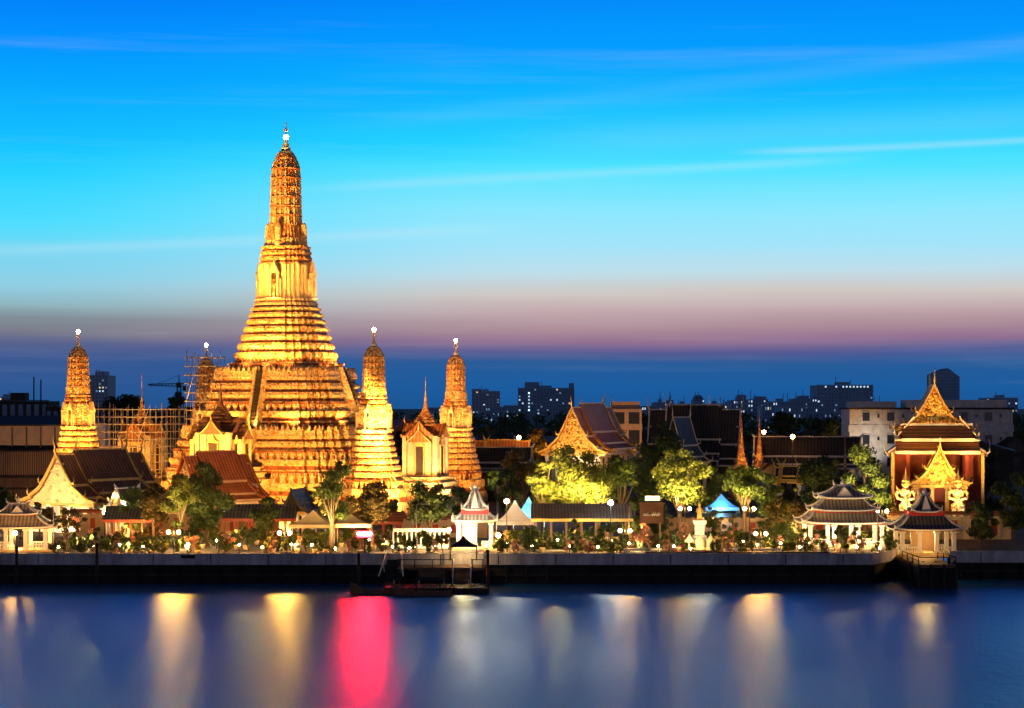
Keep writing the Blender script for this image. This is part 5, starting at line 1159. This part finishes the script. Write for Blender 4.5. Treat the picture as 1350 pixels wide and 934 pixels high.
block('apartment_block', 'faint bluish apartment slab beyond the farthest corner tower', 622, 659, 516, 2600, 40, 12, 8, 'city', rl(5,12,8), SK, roofs=((0,.35,3),))
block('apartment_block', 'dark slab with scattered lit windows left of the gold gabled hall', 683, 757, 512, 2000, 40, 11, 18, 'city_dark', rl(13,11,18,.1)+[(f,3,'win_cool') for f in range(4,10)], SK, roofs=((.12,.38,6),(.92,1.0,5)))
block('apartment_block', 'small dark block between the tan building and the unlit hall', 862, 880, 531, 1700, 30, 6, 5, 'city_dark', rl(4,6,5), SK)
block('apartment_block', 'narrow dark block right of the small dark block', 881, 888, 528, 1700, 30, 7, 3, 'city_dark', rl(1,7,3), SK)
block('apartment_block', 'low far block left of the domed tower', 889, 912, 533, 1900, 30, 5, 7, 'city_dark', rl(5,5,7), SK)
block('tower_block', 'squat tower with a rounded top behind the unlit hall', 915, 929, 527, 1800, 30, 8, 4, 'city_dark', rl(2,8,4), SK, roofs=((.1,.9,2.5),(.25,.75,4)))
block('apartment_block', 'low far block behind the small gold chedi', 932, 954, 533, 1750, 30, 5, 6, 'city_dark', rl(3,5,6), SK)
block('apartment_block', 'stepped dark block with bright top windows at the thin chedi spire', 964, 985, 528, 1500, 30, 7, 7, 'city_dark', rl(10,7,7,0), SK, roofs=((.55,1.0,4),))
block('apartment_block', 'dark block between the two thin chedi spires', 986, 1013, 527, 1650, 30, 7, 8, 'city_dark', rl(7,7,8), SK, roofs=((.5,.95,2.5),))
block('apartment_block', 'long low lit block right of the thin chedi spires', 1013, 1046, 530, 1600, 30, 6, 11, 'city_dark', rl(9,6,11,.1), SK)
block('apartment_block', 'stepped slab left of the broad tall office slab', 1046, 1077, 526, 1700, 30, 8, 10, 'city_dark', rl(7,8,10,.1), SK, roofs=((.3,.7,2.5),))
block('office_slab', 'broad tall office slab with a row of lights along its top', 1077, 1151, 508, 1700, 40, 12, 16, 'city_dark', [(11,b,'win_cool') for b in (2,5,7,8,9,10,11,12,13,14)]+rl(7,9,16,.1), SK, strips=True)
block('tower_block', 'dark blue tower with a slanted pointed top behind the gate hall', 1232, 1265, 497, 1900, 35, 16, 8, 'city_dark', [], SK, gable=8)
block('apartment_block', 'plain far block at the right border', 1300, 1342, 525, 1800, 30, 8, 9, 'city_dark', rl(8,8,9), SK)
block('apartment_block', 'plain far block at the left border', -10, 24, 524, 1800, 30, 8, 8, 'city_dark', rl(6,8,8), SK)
block('apartment_building', 'tan concrete building with dark balconies right of the gold gabled hall', 806, 846, 541, 620, 12, 3, 2, 'tan_wall', (), 'apartments behind the temple', roofs=((.05,.95,2.6),), winw=.72, bandmat='glass')
for i, (p0, p1, py, Y, nl, l_) in enumerate((
 (560, 584, 538, 1500, 5, 'low far block between the needle spire and the right slender tower'),(640, 668, 537, 1500, 4, 'low far block in front of the faint bluish slab'),(664, 684, 535, 1900, 4, 'low far block left of the dark slab with scattered windows'),
 (756, 772, 537, 1600, 3, 'low far block touching the finial of the gold gabled hall'),(846, 864, 536, 1500, 5, 'low far block just right of the tan concrete building'),(952, 968, 534, 1700, 4, 'narrow far block left of the stepped block with bright top windows'),
 (1005, 1030, 535, 1300, 6, 'nearer low block under the long low lit block'),(1030, 1062, 537, 1250, 6, 'nearer low block under the stepped slab'),(1060, 1120, 538, 1350, 8, 'long low block under the broad tall office slab'),(1148, 1180, 534, 1600, 5, 'low block right of the broad tall office slab'))):
    block('apartment_block', l_, p0, p1, py, Y, 30, 5, max(5, (p1-p0)//3), 'city_dark', rl(nl, 5, max(5, (p1-p0)//3), .35), SK)
ab = block('apartment_building', 'long white apartment building behind the gate hall', 1120, 1335, 540, 560, 14, 3, 16, 'offwhite', [], 'apartments behind the temple', roofs=((.02,.3,2.2),(.36,.98,2.6)), pattern=False)
w = PX(1335,560)-PX(1120,560); h = PZ(540,560)-G
for f in range(3):
    for b in range(12):
        x = -w/2+4.5+b*3.35; z = 3.0+f*6.2; ww = (1.9,.6)[b % 2]
        mb = MB(); mb.box(x-ww/2, x+ww/2, -.25, -.13, z+(0 if ww > 1 else .9), z+(2.4 if ww > 1 else 1.9)); o = mb.build('window', M['glass'], ab)
        mb = MB(); mb.box(x-ww/2-.25, x+ww/2+.25, -.42, -.131, z+(2.4 if ww > 1 else 1.9)+.002, z+(2.6 if ww > 1 else 2.1)); mb.build('sun_shade', M['offwhite'], o)
mb = MB(); mb.box(-w/2-.5, w/2+.5, -.6, 14.5, h+.004, h+.5); mb.build('eave', M['house'], ab)
LB = 'dim buildings behind the far left tower'
wh = block('warehouse', 'tan walled long building behind the far left golden tower', -30, 101, 556, 470, 12, 1, 9, 'tan_wall', (), LB, winw=0.0, pattern=False)
wh = block('warehouse', 'brown slatted lower building behind the white left hall', -40, 92, 596, 410, 10, 4, 12, 'brown_wall', (), LB, winw=.3, bandmat='brown_wall')
mb = MB(); w = PX(92,410)-PX(-40,410); h = PZ(596,410)-G
for zz, dz, dy in ((h+.4, .9, 1.6), (h*.52, .5, 1.1), (h*.3, .3, .8)): mb.loft([[(x, -dy, zz-.25), (x, -dy, zz), (x, .5, zz+dz), (x, .5, zz+dz-.25)] for x in (-w/2-.6, w/2+.6)])
mb.build('lean_to_roof', M['roof_dark'], wh)
mb = MB()
for i in range(46): x = -w/2+w*i/45; mb.box(x-.07, x+.07, -.75, -.62, h*.56, h)
mb.build('slats', M['tan_wall'], wh)
mb = MB(); w = PX(101,470)-PX(-30,470); h = PZ(556,470)-G
mb.loft([[(x, -1.5, h-.4), (x, -1.5, h-.1), (x, 7, h+1.6), (x, 7, h+1.3)] for x in (-w/2-.8, w/2+.8)]); mb.build('roof', M['roof_dark'], wh)
mb = MB()
for i in range(8): x = -w/2+w*(i+.5)/8; mb.box(x-.12, x+.12, -.5, -.12, .5, h-.6)
mb.build('pilasters', M['brown_wall'], wh)
block('house', 'dark roofed house against the sky at the far left', -20, 64, 529, 640, 16, 2, 8, 'house', (), LB)
block('house', 'dark building right behind the far left tower', 60, 140, 538, 600, 16, 2, 9, 'house', (), LB)
block('house', 'small white wall block right of the far left tower', 118, 136, 560, 480, 6, 1, 2, 'offwhite', (), LB, winw=0.0, pattern=False)
hg = 'low dark houses of the district behind the temple'
r_ = random.Random(21); hl = 'low unlit house roof in the dark district behind the temple'
def house(px, Y, w, d, h, rf, lb=hl, rm='roof_dark', g=hg):
    t_ = thing('house', lb, 'house', (PX(px,Y), Y, G), r_.uniform(-.5,.5), g); mb = MB(); mb.box(-w/2,w/2,-d/2,d/2,0,h); mb.build('wall', M['house'], t_)
    mb = MB(); mb.loft([[(-w/2-.6,y,h-.2),(w/2+.6,y,h-.2),(0,y,h+rf)] for y in (-d/2-.6,d/2+.6)]); mb.build('roof', M[rm], t_)
    mb = MB(); mb.box(-w*.2,w*.2,-d/2-.05,-d/2-.002,h*.45,h*.8); mb.build('window', M['glass'], t_); return t_
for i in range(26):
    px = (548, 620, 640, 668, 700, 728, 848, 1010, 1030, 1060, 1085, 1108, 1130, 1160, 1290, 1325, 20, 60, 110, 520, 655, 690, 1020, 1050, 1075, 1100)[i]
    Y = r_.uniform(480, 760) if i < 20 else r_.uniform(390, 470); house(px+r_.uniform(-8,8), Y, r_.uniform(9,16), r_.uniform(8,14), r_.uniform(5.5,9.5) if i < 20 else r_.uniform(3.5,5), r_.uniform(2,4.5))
house(530, 470, 11, 9, 13, 3.5, 'house with a reddish lit eave between the two right towers', 'roof_red', None)
# far woods and low town: one mass
mb = MB(); r_ = random.Random(31); bl = []
for i in range(420):
    Y = r_.uniform(620, 1500); px = r_.uniform(-150, 1500); bl.append((PX(px,Y), Y, G+r_.uniform(2,9)+ (Y-600)*.004, r_.uniform(5,9)))
leaves(mb, bl, 26000, 1.9, r_); o = mb.build('far_woods', M['leaf_dark']); tag(o, 'dark band of far trees along the horizon behind the temple', 'woods', None, 'stuff')
# crane
t_ = thing('tower_crane', 'dark tower crane with a long jib over the far trees', 'crane', (PX(236,800), 800, G)); k = 800/2700; zj = PZ(510,800)-G
mb = MB()
for x in (-.7,.7):
    for y in (-.7,.7): mb.tube([(x,y,0),(x,y,zj)], .14, 4)
z = 0
while z < zj-2: mb.tube([(-.7,-.7,z),(.7,-.7,z+2)], .1, 4); mb.tube([(.7,-.7,z),(-.7,-.7,z+2)], .1, 4); z += 2
mb.build('mast', M['metal'], t_)
mb = MB()
for dz in (0, 1.2): mb.tube([(3,0,zj+dz),(-12,0,zj+.6+dz*.3)], .18, 4)
for q in range(10): mb.tube([(2-q*1.4,0,zj),(1.3-q*1.4,0,zj+1.2)], .1, 4)
mb.box(1.5,3.2,-.7,.7,zj-1.6,zj+.2); mb.build('jib', M['metal'], t_)
mb = MB(); mb.box(-.9,.9,-.9,.9,zj-.5,zj+1.6); mb.tube([(0,0,zj+1.6),(0,0,zj+4.5)], .2, 5); mb.tube([(0,0,zj+4.4),(-9,0,zj+.9)], .07, 4); mb.build('cab', M['metal'], t_)


# ================================================================== SECOND ROW OF THE GARDEN
def low_wall(label, px0, px1, Y, h, mat, panels, cap='roof_red', group='temple garden walls'):
    x0, x1 = PX(px0, Y), PX(px1, Y); w = x1-x0; t_ = thing('garden_wall', label, 'wall', ((x0+x1)/2, Y, G), 0, group)
    mb = MB(); mb.box(-w/2, w/2, -.2, .2, 0, h)
    for i in range(panels+1): x = -w/2+w*i/panels; mb.cb(x, 0, .003, .5, .6, h+.15)
    mb.build('wall', M[mat], t_); mb = MB(); mb.loft([[(x,-.6,h+.16),(x,0,h+.75),(x,.6,h+.16)] for x in (-w/2-.3, w/2+.3)]); mb.build('coping', M[cap], t_)
    for i in range(panels):
        x = -w/2+w*(i+.5)/panels
        if i % 2 == 0: mb = MB(); mb.box(x-.5, x+.5, -.26, -.205, .7, h-.6); mb.build('panel', M['redwall'], t_)
    return t_
low_wall('cream garden wall with red panels behind the left garden', 95, 250, 306, 3.4, 'tan_wall', 14)
low_wall('cream garden wall with red panels behind the long grey shed', 258, 420, 307, 3.4, 'tan_wall', 15)
low_wall('low ochre wall behind the round dark tree', 520, 640, 304, 2.6, 'tan_wall', 10)
low_wall('low tan wall behind the bright tree and statue', 842, 1010, 309, 2.6, 'tan_wall', 14, 'roof_dark')
low_wall('low tan wall behind the white columned pavilion', 1020, 1180, 312, 3.2, 'tan_wall', 12, 'roof_dark')
low_wall('gold lit wall beside the pier pavilion', 1172, 1330, 300, 3.4, 'stucco', 12, 'roof_orange')
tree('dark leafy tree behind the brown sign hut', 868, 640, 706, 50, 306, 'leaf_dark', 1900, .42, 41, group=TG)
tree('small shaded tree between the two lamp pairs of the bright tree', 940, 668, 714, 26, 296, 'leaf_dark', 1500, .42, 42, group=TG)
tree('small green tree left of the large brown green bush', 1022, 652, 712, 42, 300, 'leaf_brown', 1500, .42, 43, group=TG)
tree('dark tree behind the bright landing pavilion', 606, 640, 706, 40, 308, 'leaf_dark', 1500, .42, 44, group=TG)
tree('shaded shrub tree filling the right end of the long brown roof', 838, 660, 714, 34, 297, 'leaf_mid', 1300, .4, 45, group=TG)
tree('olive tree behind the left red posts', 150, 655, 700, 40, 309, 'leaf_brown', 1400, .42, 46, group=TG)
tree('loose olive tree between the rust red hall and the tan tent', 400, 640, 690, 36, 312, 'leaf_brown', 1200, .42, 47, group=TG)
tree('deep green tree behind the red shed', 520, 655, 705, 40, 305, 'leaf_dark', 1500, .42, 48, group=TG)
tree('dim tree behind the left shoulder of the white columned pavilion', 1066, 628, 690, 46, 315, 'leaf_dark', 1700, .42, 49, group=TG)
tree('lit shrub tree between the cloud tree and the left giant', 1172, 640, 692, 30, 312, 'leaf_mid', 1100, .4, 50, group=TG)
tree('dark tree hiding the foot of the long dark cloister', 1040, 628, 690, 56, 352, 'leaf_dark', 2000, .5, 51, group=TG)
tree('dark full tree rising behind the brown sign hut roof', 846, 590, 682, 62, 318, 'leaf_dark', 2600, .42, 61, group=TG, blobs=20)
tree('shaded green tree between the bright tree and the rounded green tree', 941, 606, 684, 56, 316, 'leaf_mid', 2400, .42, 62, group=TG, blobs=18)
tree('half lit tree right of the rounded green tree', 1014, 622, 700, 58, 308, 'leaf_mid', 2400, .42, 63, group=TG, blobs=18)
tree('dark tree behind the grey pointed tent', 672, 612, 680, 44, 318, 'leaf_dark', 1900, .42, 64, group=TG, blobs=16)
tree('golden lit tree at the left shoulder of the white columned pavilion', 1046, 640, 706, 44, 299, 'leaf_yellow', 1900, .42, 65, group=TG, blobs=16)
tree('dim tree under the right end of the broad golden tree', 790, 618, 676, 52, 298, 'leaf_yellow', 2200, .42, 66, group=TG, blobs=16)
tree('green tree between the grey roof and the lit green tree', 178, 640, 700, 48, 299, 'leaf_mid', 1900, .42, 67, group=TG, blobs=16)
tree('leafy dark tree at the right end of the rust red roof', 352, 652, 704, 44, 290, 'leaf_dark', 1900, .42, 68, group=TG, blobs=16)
# potted plants: pot and foliage, set out in two loose rows
r_ = random.Random(77); pots = []
for i, (mt) in enumerate(('leaf_mid', 'leaf_dark', 'leaf_yellow', 'petal')):
    t_ = thing('potted_plant', 'small potted plant set out in the riverside garden', 'potted plant', (0, 0, G), 0, 'potted plants in the riverside garden')
    mb = MB(); mb.lathe(0, 0, [(0,.28),(.5,.42),(.6,.46),(.62,.38)], 10); mb.build('pot', M['stucco'], t_)
    mb = MB(); leaves(mb, [(r_.uniform(-.3,.3), r_.uniform(-.3,.3), .9+.35*q, .42) for q in range(3+i % 2)], 170, .2, r_); mb.build('foliage', M[mt], t_); pots.append([t_, False])
def pot(px, Y):
    p = pots[r_.randrange(4)]
    if not p[1]: p[0].location = (PX(px,Y), Y, G); p[1] = True
    else: copy_tree(p[0], (PX(px,Y), Y, G), r_.uniform(0, 6))
for px in list(range(80, 590, 9)) + list(range(650, 1180, 8)): pot(px + r_.uniform(-4,4), r_.uniform(264.5, 268) if r_.random() < .45 else r_.uniform(270, 296))

r_ = random.Random(91); gb = []
for i, mt in enumerate(('leaf_dark', 'leaf_mid', 'leaf_brown', 'leaf_dark', 'leaf_yellow')):
    t_ = thing('garden_bush', 'leafy garden bush among the flower beds between the river wall and the garden walls', 'bush', (0, 0, G), 0, 'leafy bushes of the riverside garden')
    h = r_.uniform(1.8, 3.4); bl = [(r_.uniform(-.9,.9), r_.uniform(-.6,.6), h*r_.uniform(.25,.8), r_.uniform(.5,.8)) for _ in range(7)]
    mb = MB()
    for b in bl[:5]: mb.tube([(0,0,-.1),(b[0]*.4,b[1]*.4,b[2]*.5),(b[0],b[1],b[2])], [.07,.05,.02], 5)
    mb.build('stem', M['bark'], t_); mb = MB(); leaves(mb, bl, 620, .26, r_); mb.build('foliage', M[mt], t_); gb.append([t_, False])
for px in list(range(96, 590, 15)) + list(range(652, 1180, 14)):
    q = gb[r_.randrange(5)]; Y = r_.uniform(274, 301); px += r_.uniform(-5, 5)
    if 1050 < px < 1172 and Y < 290: Y = r_.uniform(291, 300)
    if not q[1]: q[0].location = (PX(px,Y), Y, G); q[1] = True
    else: copy_tree(q[0], (PX(px,Y), Y, G), r_.uniform(0, 6))
# ================================================================== FLOODLIGHTS OF THE TEMPLE (hidden in the courts and on the terraces)
def tflood(l, t, w, *a): return flood(l, t, w*KT, *a)
GOLD = (1, .435, .075); KT = 2.35; AMB = (1, .42, .07); WARM = (1, .62, .26); YEL = (1, .74, .22); WHT = (1, .85, .62)
for dx, wv in ((-34, 30e3), (-16, 46e3), (4, 46e3), (24, 40e3)):
    tflood((CX0+dx, 351, 5.0), (CX0+dx*.45, 392, 17), wv, GOLD, 80, .7, .5)
for dx in (-30, 26):
    tflood((CX0+dx, 348, 6.0), (CX0, 398, 64), 330e3, GOLD, 22, .6, .5)
    tflood((CX0+dx, 348, 6.0), (CX0, 398, 45), 120e3, GOLD, 24, .8, .5)
for k in range(4):                                          # terrace lights, all four sides
    for q in (-.55, .05, .62):
        a = -TH - pi/2 + k*pi/2; ux, uy = cos(a), sin(a); vx, vy = -uy, ux
        wv = 1.0 if k in (0, 1) else .7
        P = lambda r, s, z: (CX0+ux*r+vx*s, CY0+uy*r+vy*s, z)
        tflood(P(16.5, q*13, 18.9), P(12.4, q*12, 26), 2700*wv, GOLD, 130, .8, .25)
        tflood(P(12.1, q*8.5, 30.2), P(6.5, q*5, 38), 1900*wv, GOLD, 120, .8, .25)
        tflood(P(10.4, q*6, 30.9), P(4.6, q*2.5, 48), 9000*wv, GOLD, 40, .8, .25)
    tflood((P(24, 0, 4)), P(17, 0, 12), 6000, GOLD, 120, .8, .3)
    tflood(P(6.2, 0, 43.2), P(4.6, 0, 49), 500, GOLD, 120, .8, .2)
for (px, Y, hh) in ((493,363,.62),(103,384,.85),(601,416,.62),(272,436,.6)):
    X = PX(px, Y)
    for dx in (-11, 12): tflood((X+dx, Y-19, 4.5), (X, Y, 19), (17e3 if px != 493 else 8e3)*hh, GOLD if px < 550 else AMB, 75, .6, .4)
    for dx in (-5, 6): tflood((X+dx, Y-9, 6.5), (X, Y, 28), 26e3*hh, GOLD, 34, .7, .4)
    tflood((X+14, Y+6, 5), (X, Y, 19), 9e3*hh, AMB, 70, .6, .4)
for (px, Y, c, wv) in ((291,372,(1,.6,.24),2.6e3),(561,388,(1,.47,.11),7e3),(187,406,AMB,9e3)):
    X = PX(px, Y)
    for dx in (-8, 8): tflood((X+dx, Y-13, 5), (X, Y, 16), wv, c, 80, .6, .4)
tflood((PX(584,388)+3, 376, 5), (PX(572,388), 388, 14), 6e3, (1,.85,.65), 70, .6, .3)
# halls
def hflood(l, t, w, *a): return flood(l, t, w*1.8, *a)
hflood((-78, 306, 4), (-70, 316, 9), 8e3, (1,.66,.3), 120, .7, .3); hflood((-66, 305, 4), (-68, 316, 9), 8e3, (1,.66,.3), 120, .7, .3)
hflood((-60, 330, 5), (-52, 340, 16), 4e3, AMB, 120, .7, .3)
hflood((PX(340,322), 322, 8), (PX(318,342), 342, 10.5), 10e3, AMB, 110, .8, .3)
hflood((PX(752,410), 408, 9), (PX(765,422), 421, 18), 9e3, WARM, 80, .7, .3); hflood((PX(838,405), 404, 10), (PX(815,430), 430, 17), 5e3, AMB, 90, .7, .3)
for dx in (-9, 0, 9): hflood((GX+dx, 314, 6), (GX+dx*.25, 330, 20), 9e3, (1,.52,.13), 62, .7, .3)
hflood((GX-14, 318, 5), (GX-5, 332, 13), 3e3, AMB, 90, .7, .3); hflood((GX-1, 321, 11), (GX, 329, 20), 2.5e3, GOLD, 110, .7, .3)
for px in (1194, 1264): hflood((PX(px,318)-1.5, 313, 4), (PX(px,318), 318, 8), 1.6e3, WHT, 90, .7, .2)
hflood((PX(1120,548), 540, 6), (PX(1128,560), 560, 14), 9e3, (1,.5,.15), 60, .8, .4); hflood((PX(1146,548), 546, 8), (PX(1143,560), 560, 12), 2.4e3, (.5,.85,1), 60, .8, .4)
hflood((PX(825,590), 585, 5), (PX(826,620), 620, 15), 20e3, (1,.5,.2), 90, .8, .4)
hflood((PX(60,445), 440, 5), (PX(55,470), 470, 14), 8e3, (1,.55,.25), 120, .8, .4); hflood((PX(45,395), 392, 5), (PX(40,410), 410, 9), 2e3, (1,.5,.2), 120, .8, .4)
for px in (977, 1001): hflood((PX(px,420)+1, 418, 6), (PX(px,430), 430, 13), 3.2e3, AMB, 50, .7, .3)
hflood((PX(935,500), 500, 14), (PX(935,520), 520, 22), 6e3, GOLD, 40, .7, .3); hflood((PX(1044,365), 368, 8), (PX(1044,380), 381, 10.5), .5e3, (1,.65,.12), 80, .7, .3)
hflood((PX(662,440), 442, 10), (PX(662,452), 459, 14), 3.2e3, AMB, 110, .7, .3)
# trees lit from below
for (px, py, Y, wv, c) in ((236,690,282,1.6e3,YEL),(250,704,281,.5e3,YEL),(437,704,279,1.3e3,YEL),(428,690,279.5,.9e3,YEL),(490,694,289,1.0e3,(1,.6,.2)),(580,690,284,.5e3,YEL),(462,692,288,.8e3,YEL),(482,700,288,.5e3,(1,.5,.15)),(735,668,292,8e3,(1,.66,.16)),(757,668,291,8e3,(1,.66,.16)),(782,666,293,8e3,(1,.66,.16)),(722,668,292,1.6e3,YEL),(800,668,297,.9e3,YEL),
                           (893,668,288,4.8e3,YEL),(912,664,287,4.0e3,YEL),(880,640,285,1.0e3,YEL),(975,668,290,1.8e3,YEL),(990,662,290,1.2e3,YEL),(1140,676,300,4e3,YEL),(1128,668,301,2e3,YEL),(1156,650,299,2.2e3,YEL),(656,640,346,1.2e3,YEL),(560,690,282,.35e3,YEL),(1050,704,286,.35e3,AMB),(1046,704,295,1.0e3,YEL),(1014,700,303,.7e3,YEL),(941,690,310,.9e3,YEL),(846,690,312,.4e3,YEL),(790,680,293,1.2e3,(1,.66,.16)),(178,700,294,.5e3,YEL),(205,700,289,.5e3,AMB),(352,706,286,.3e3,AMB),(981,680,291,.9e3,YEL),(712,600,450,3e3,AMB)):
    flood((PX(px,Y), Y-.5, max(G+.6, PZ(py,Y)-1.5)), (PX(px,Y)+.4, Y+1.6, PZ(py,Y)+5), wv*4.2, c, 135, .6, .25, 'tree_uplight')
# pavilions, sheds and stalls lit inside
for (px, py, Y, wv, c) in ((1085,700,283,420,WARM),(1135,700,283,420,WARM),(1111,705,280,240,WARM),(1220,705,271,260,(1,.55,.15)),(1220,716,266,240,(1,.5,.12)),(622,706,279,420,(1,.75,.42)),(606,700,277,350,WARM),(650,690,284,600,(1,.75,.42)),(622,674,275,350,WHT),
                           (611,722,257.5,220,(1,.65,.25)),(30,712,277,420,WARM),(55,712,278,200,AMB),(165,696,298,350,AMB),(190,700,297,250,AMB),(310,700,298,320,AMB),(345,700,298,320,AMB),(375,700,299,250,AMB),(413,690,288,260,WARM),(455,702,288,220,AMB),
                           (690,676,294,500,(.7,.9,1)),(676,654,290,300,WHT),(951,668,309,300,(.25,.65,1)),(951,676,308,260,(.4,.75,1)),(1190,665,312,350,AMB),(540,705,277,320,WARM),(570,705,277,420,WARM),(720,690,287,120,WARM),(790,690,286,160,WARM),(163,664,299.5,250,WHT),(923,690,271,160,WHT),(905,712,271,130,WARM),(940,712,271,130,WARM),
                           (1105,718,266.5,110,WARM),(1065,712,272,110,WARM),(700,640,345,700,(.6,.75,1)),(630,650,330,500,(1,.6,.3))):
    bulb((PX(px,Y), Y, PZ(py,Y)), wv*2.4, c, .2, 'pavilion_light')

# small bulbs strung through the garden beds
r_ = random.Random(55)
for px in list(range(84, 590, 17)) + list(range(655, 1175, 17)):
    Y = r_.uniform(269, 300); bulb((PX(px,Y), Y, G+r_.uniform(.8,2.4)), r_.uniform(260, 950), ((1,.5,.14),(1,.62,.24),(1,.74,.3))[r_.randrange(3)], .12, 'garden_light')

flood((PX(923,277), 273.5, 5.5), (PX(923,277), 277, 8.4), 420, (1,.66,.2), 60, .7, .1)
for dx in (-3.5, 3.5): flood((PX(1111,283)+dx, 276.5, 3.4), (PX(1111,283)+dx*.5, 283, 8), 900, (1,.75,.45), 110, .8, .15)

hflood((PX(150,300), 300, 9.5), (PX(135,322), 326, 11.5), 3.2e3, AMB, 120, .8, .3)
for dx in (-4, 4): hflood((GX+dx, 325, 13.5), (GX+dx*.5, 331, 19), 1.5e3, (1,.5,.12), 110, .8, .2)

# each tower's own origin at the foot of its base
for o in bpy.data.objects:
    if o.type == 'EMPTY' and o.parent is None and o.get('category') in ('temple tower', 'shrine', 'scaffolding') and abs(o.location.z) < 1:
        o.location.z += G
        for ch in kids(o): ch.location.z -= G

# uplights along the back of the garden, warm on the tree crowns
for px, Y, w in ((205,288,900),(270,284,1400),(300,288,900),(330,292,700),(480,287,1100),(510,289,900),(560,283,1300),(590,284,900),(690,318,1200),(818,299,1600),(846,311,1500),(866,330,1800),(941,309,1500),(1022,294,900),(1066,309,1100),(1090,316,1800),(1172,306,900),(1300,280,900)):
    flood((PX(px,Y), Y-2.5, G+1.0), (PX(px,Y), Y+1, G+8), w*1.7, (1,.62,.2), 120, .7, .25, 'tree_uplight')
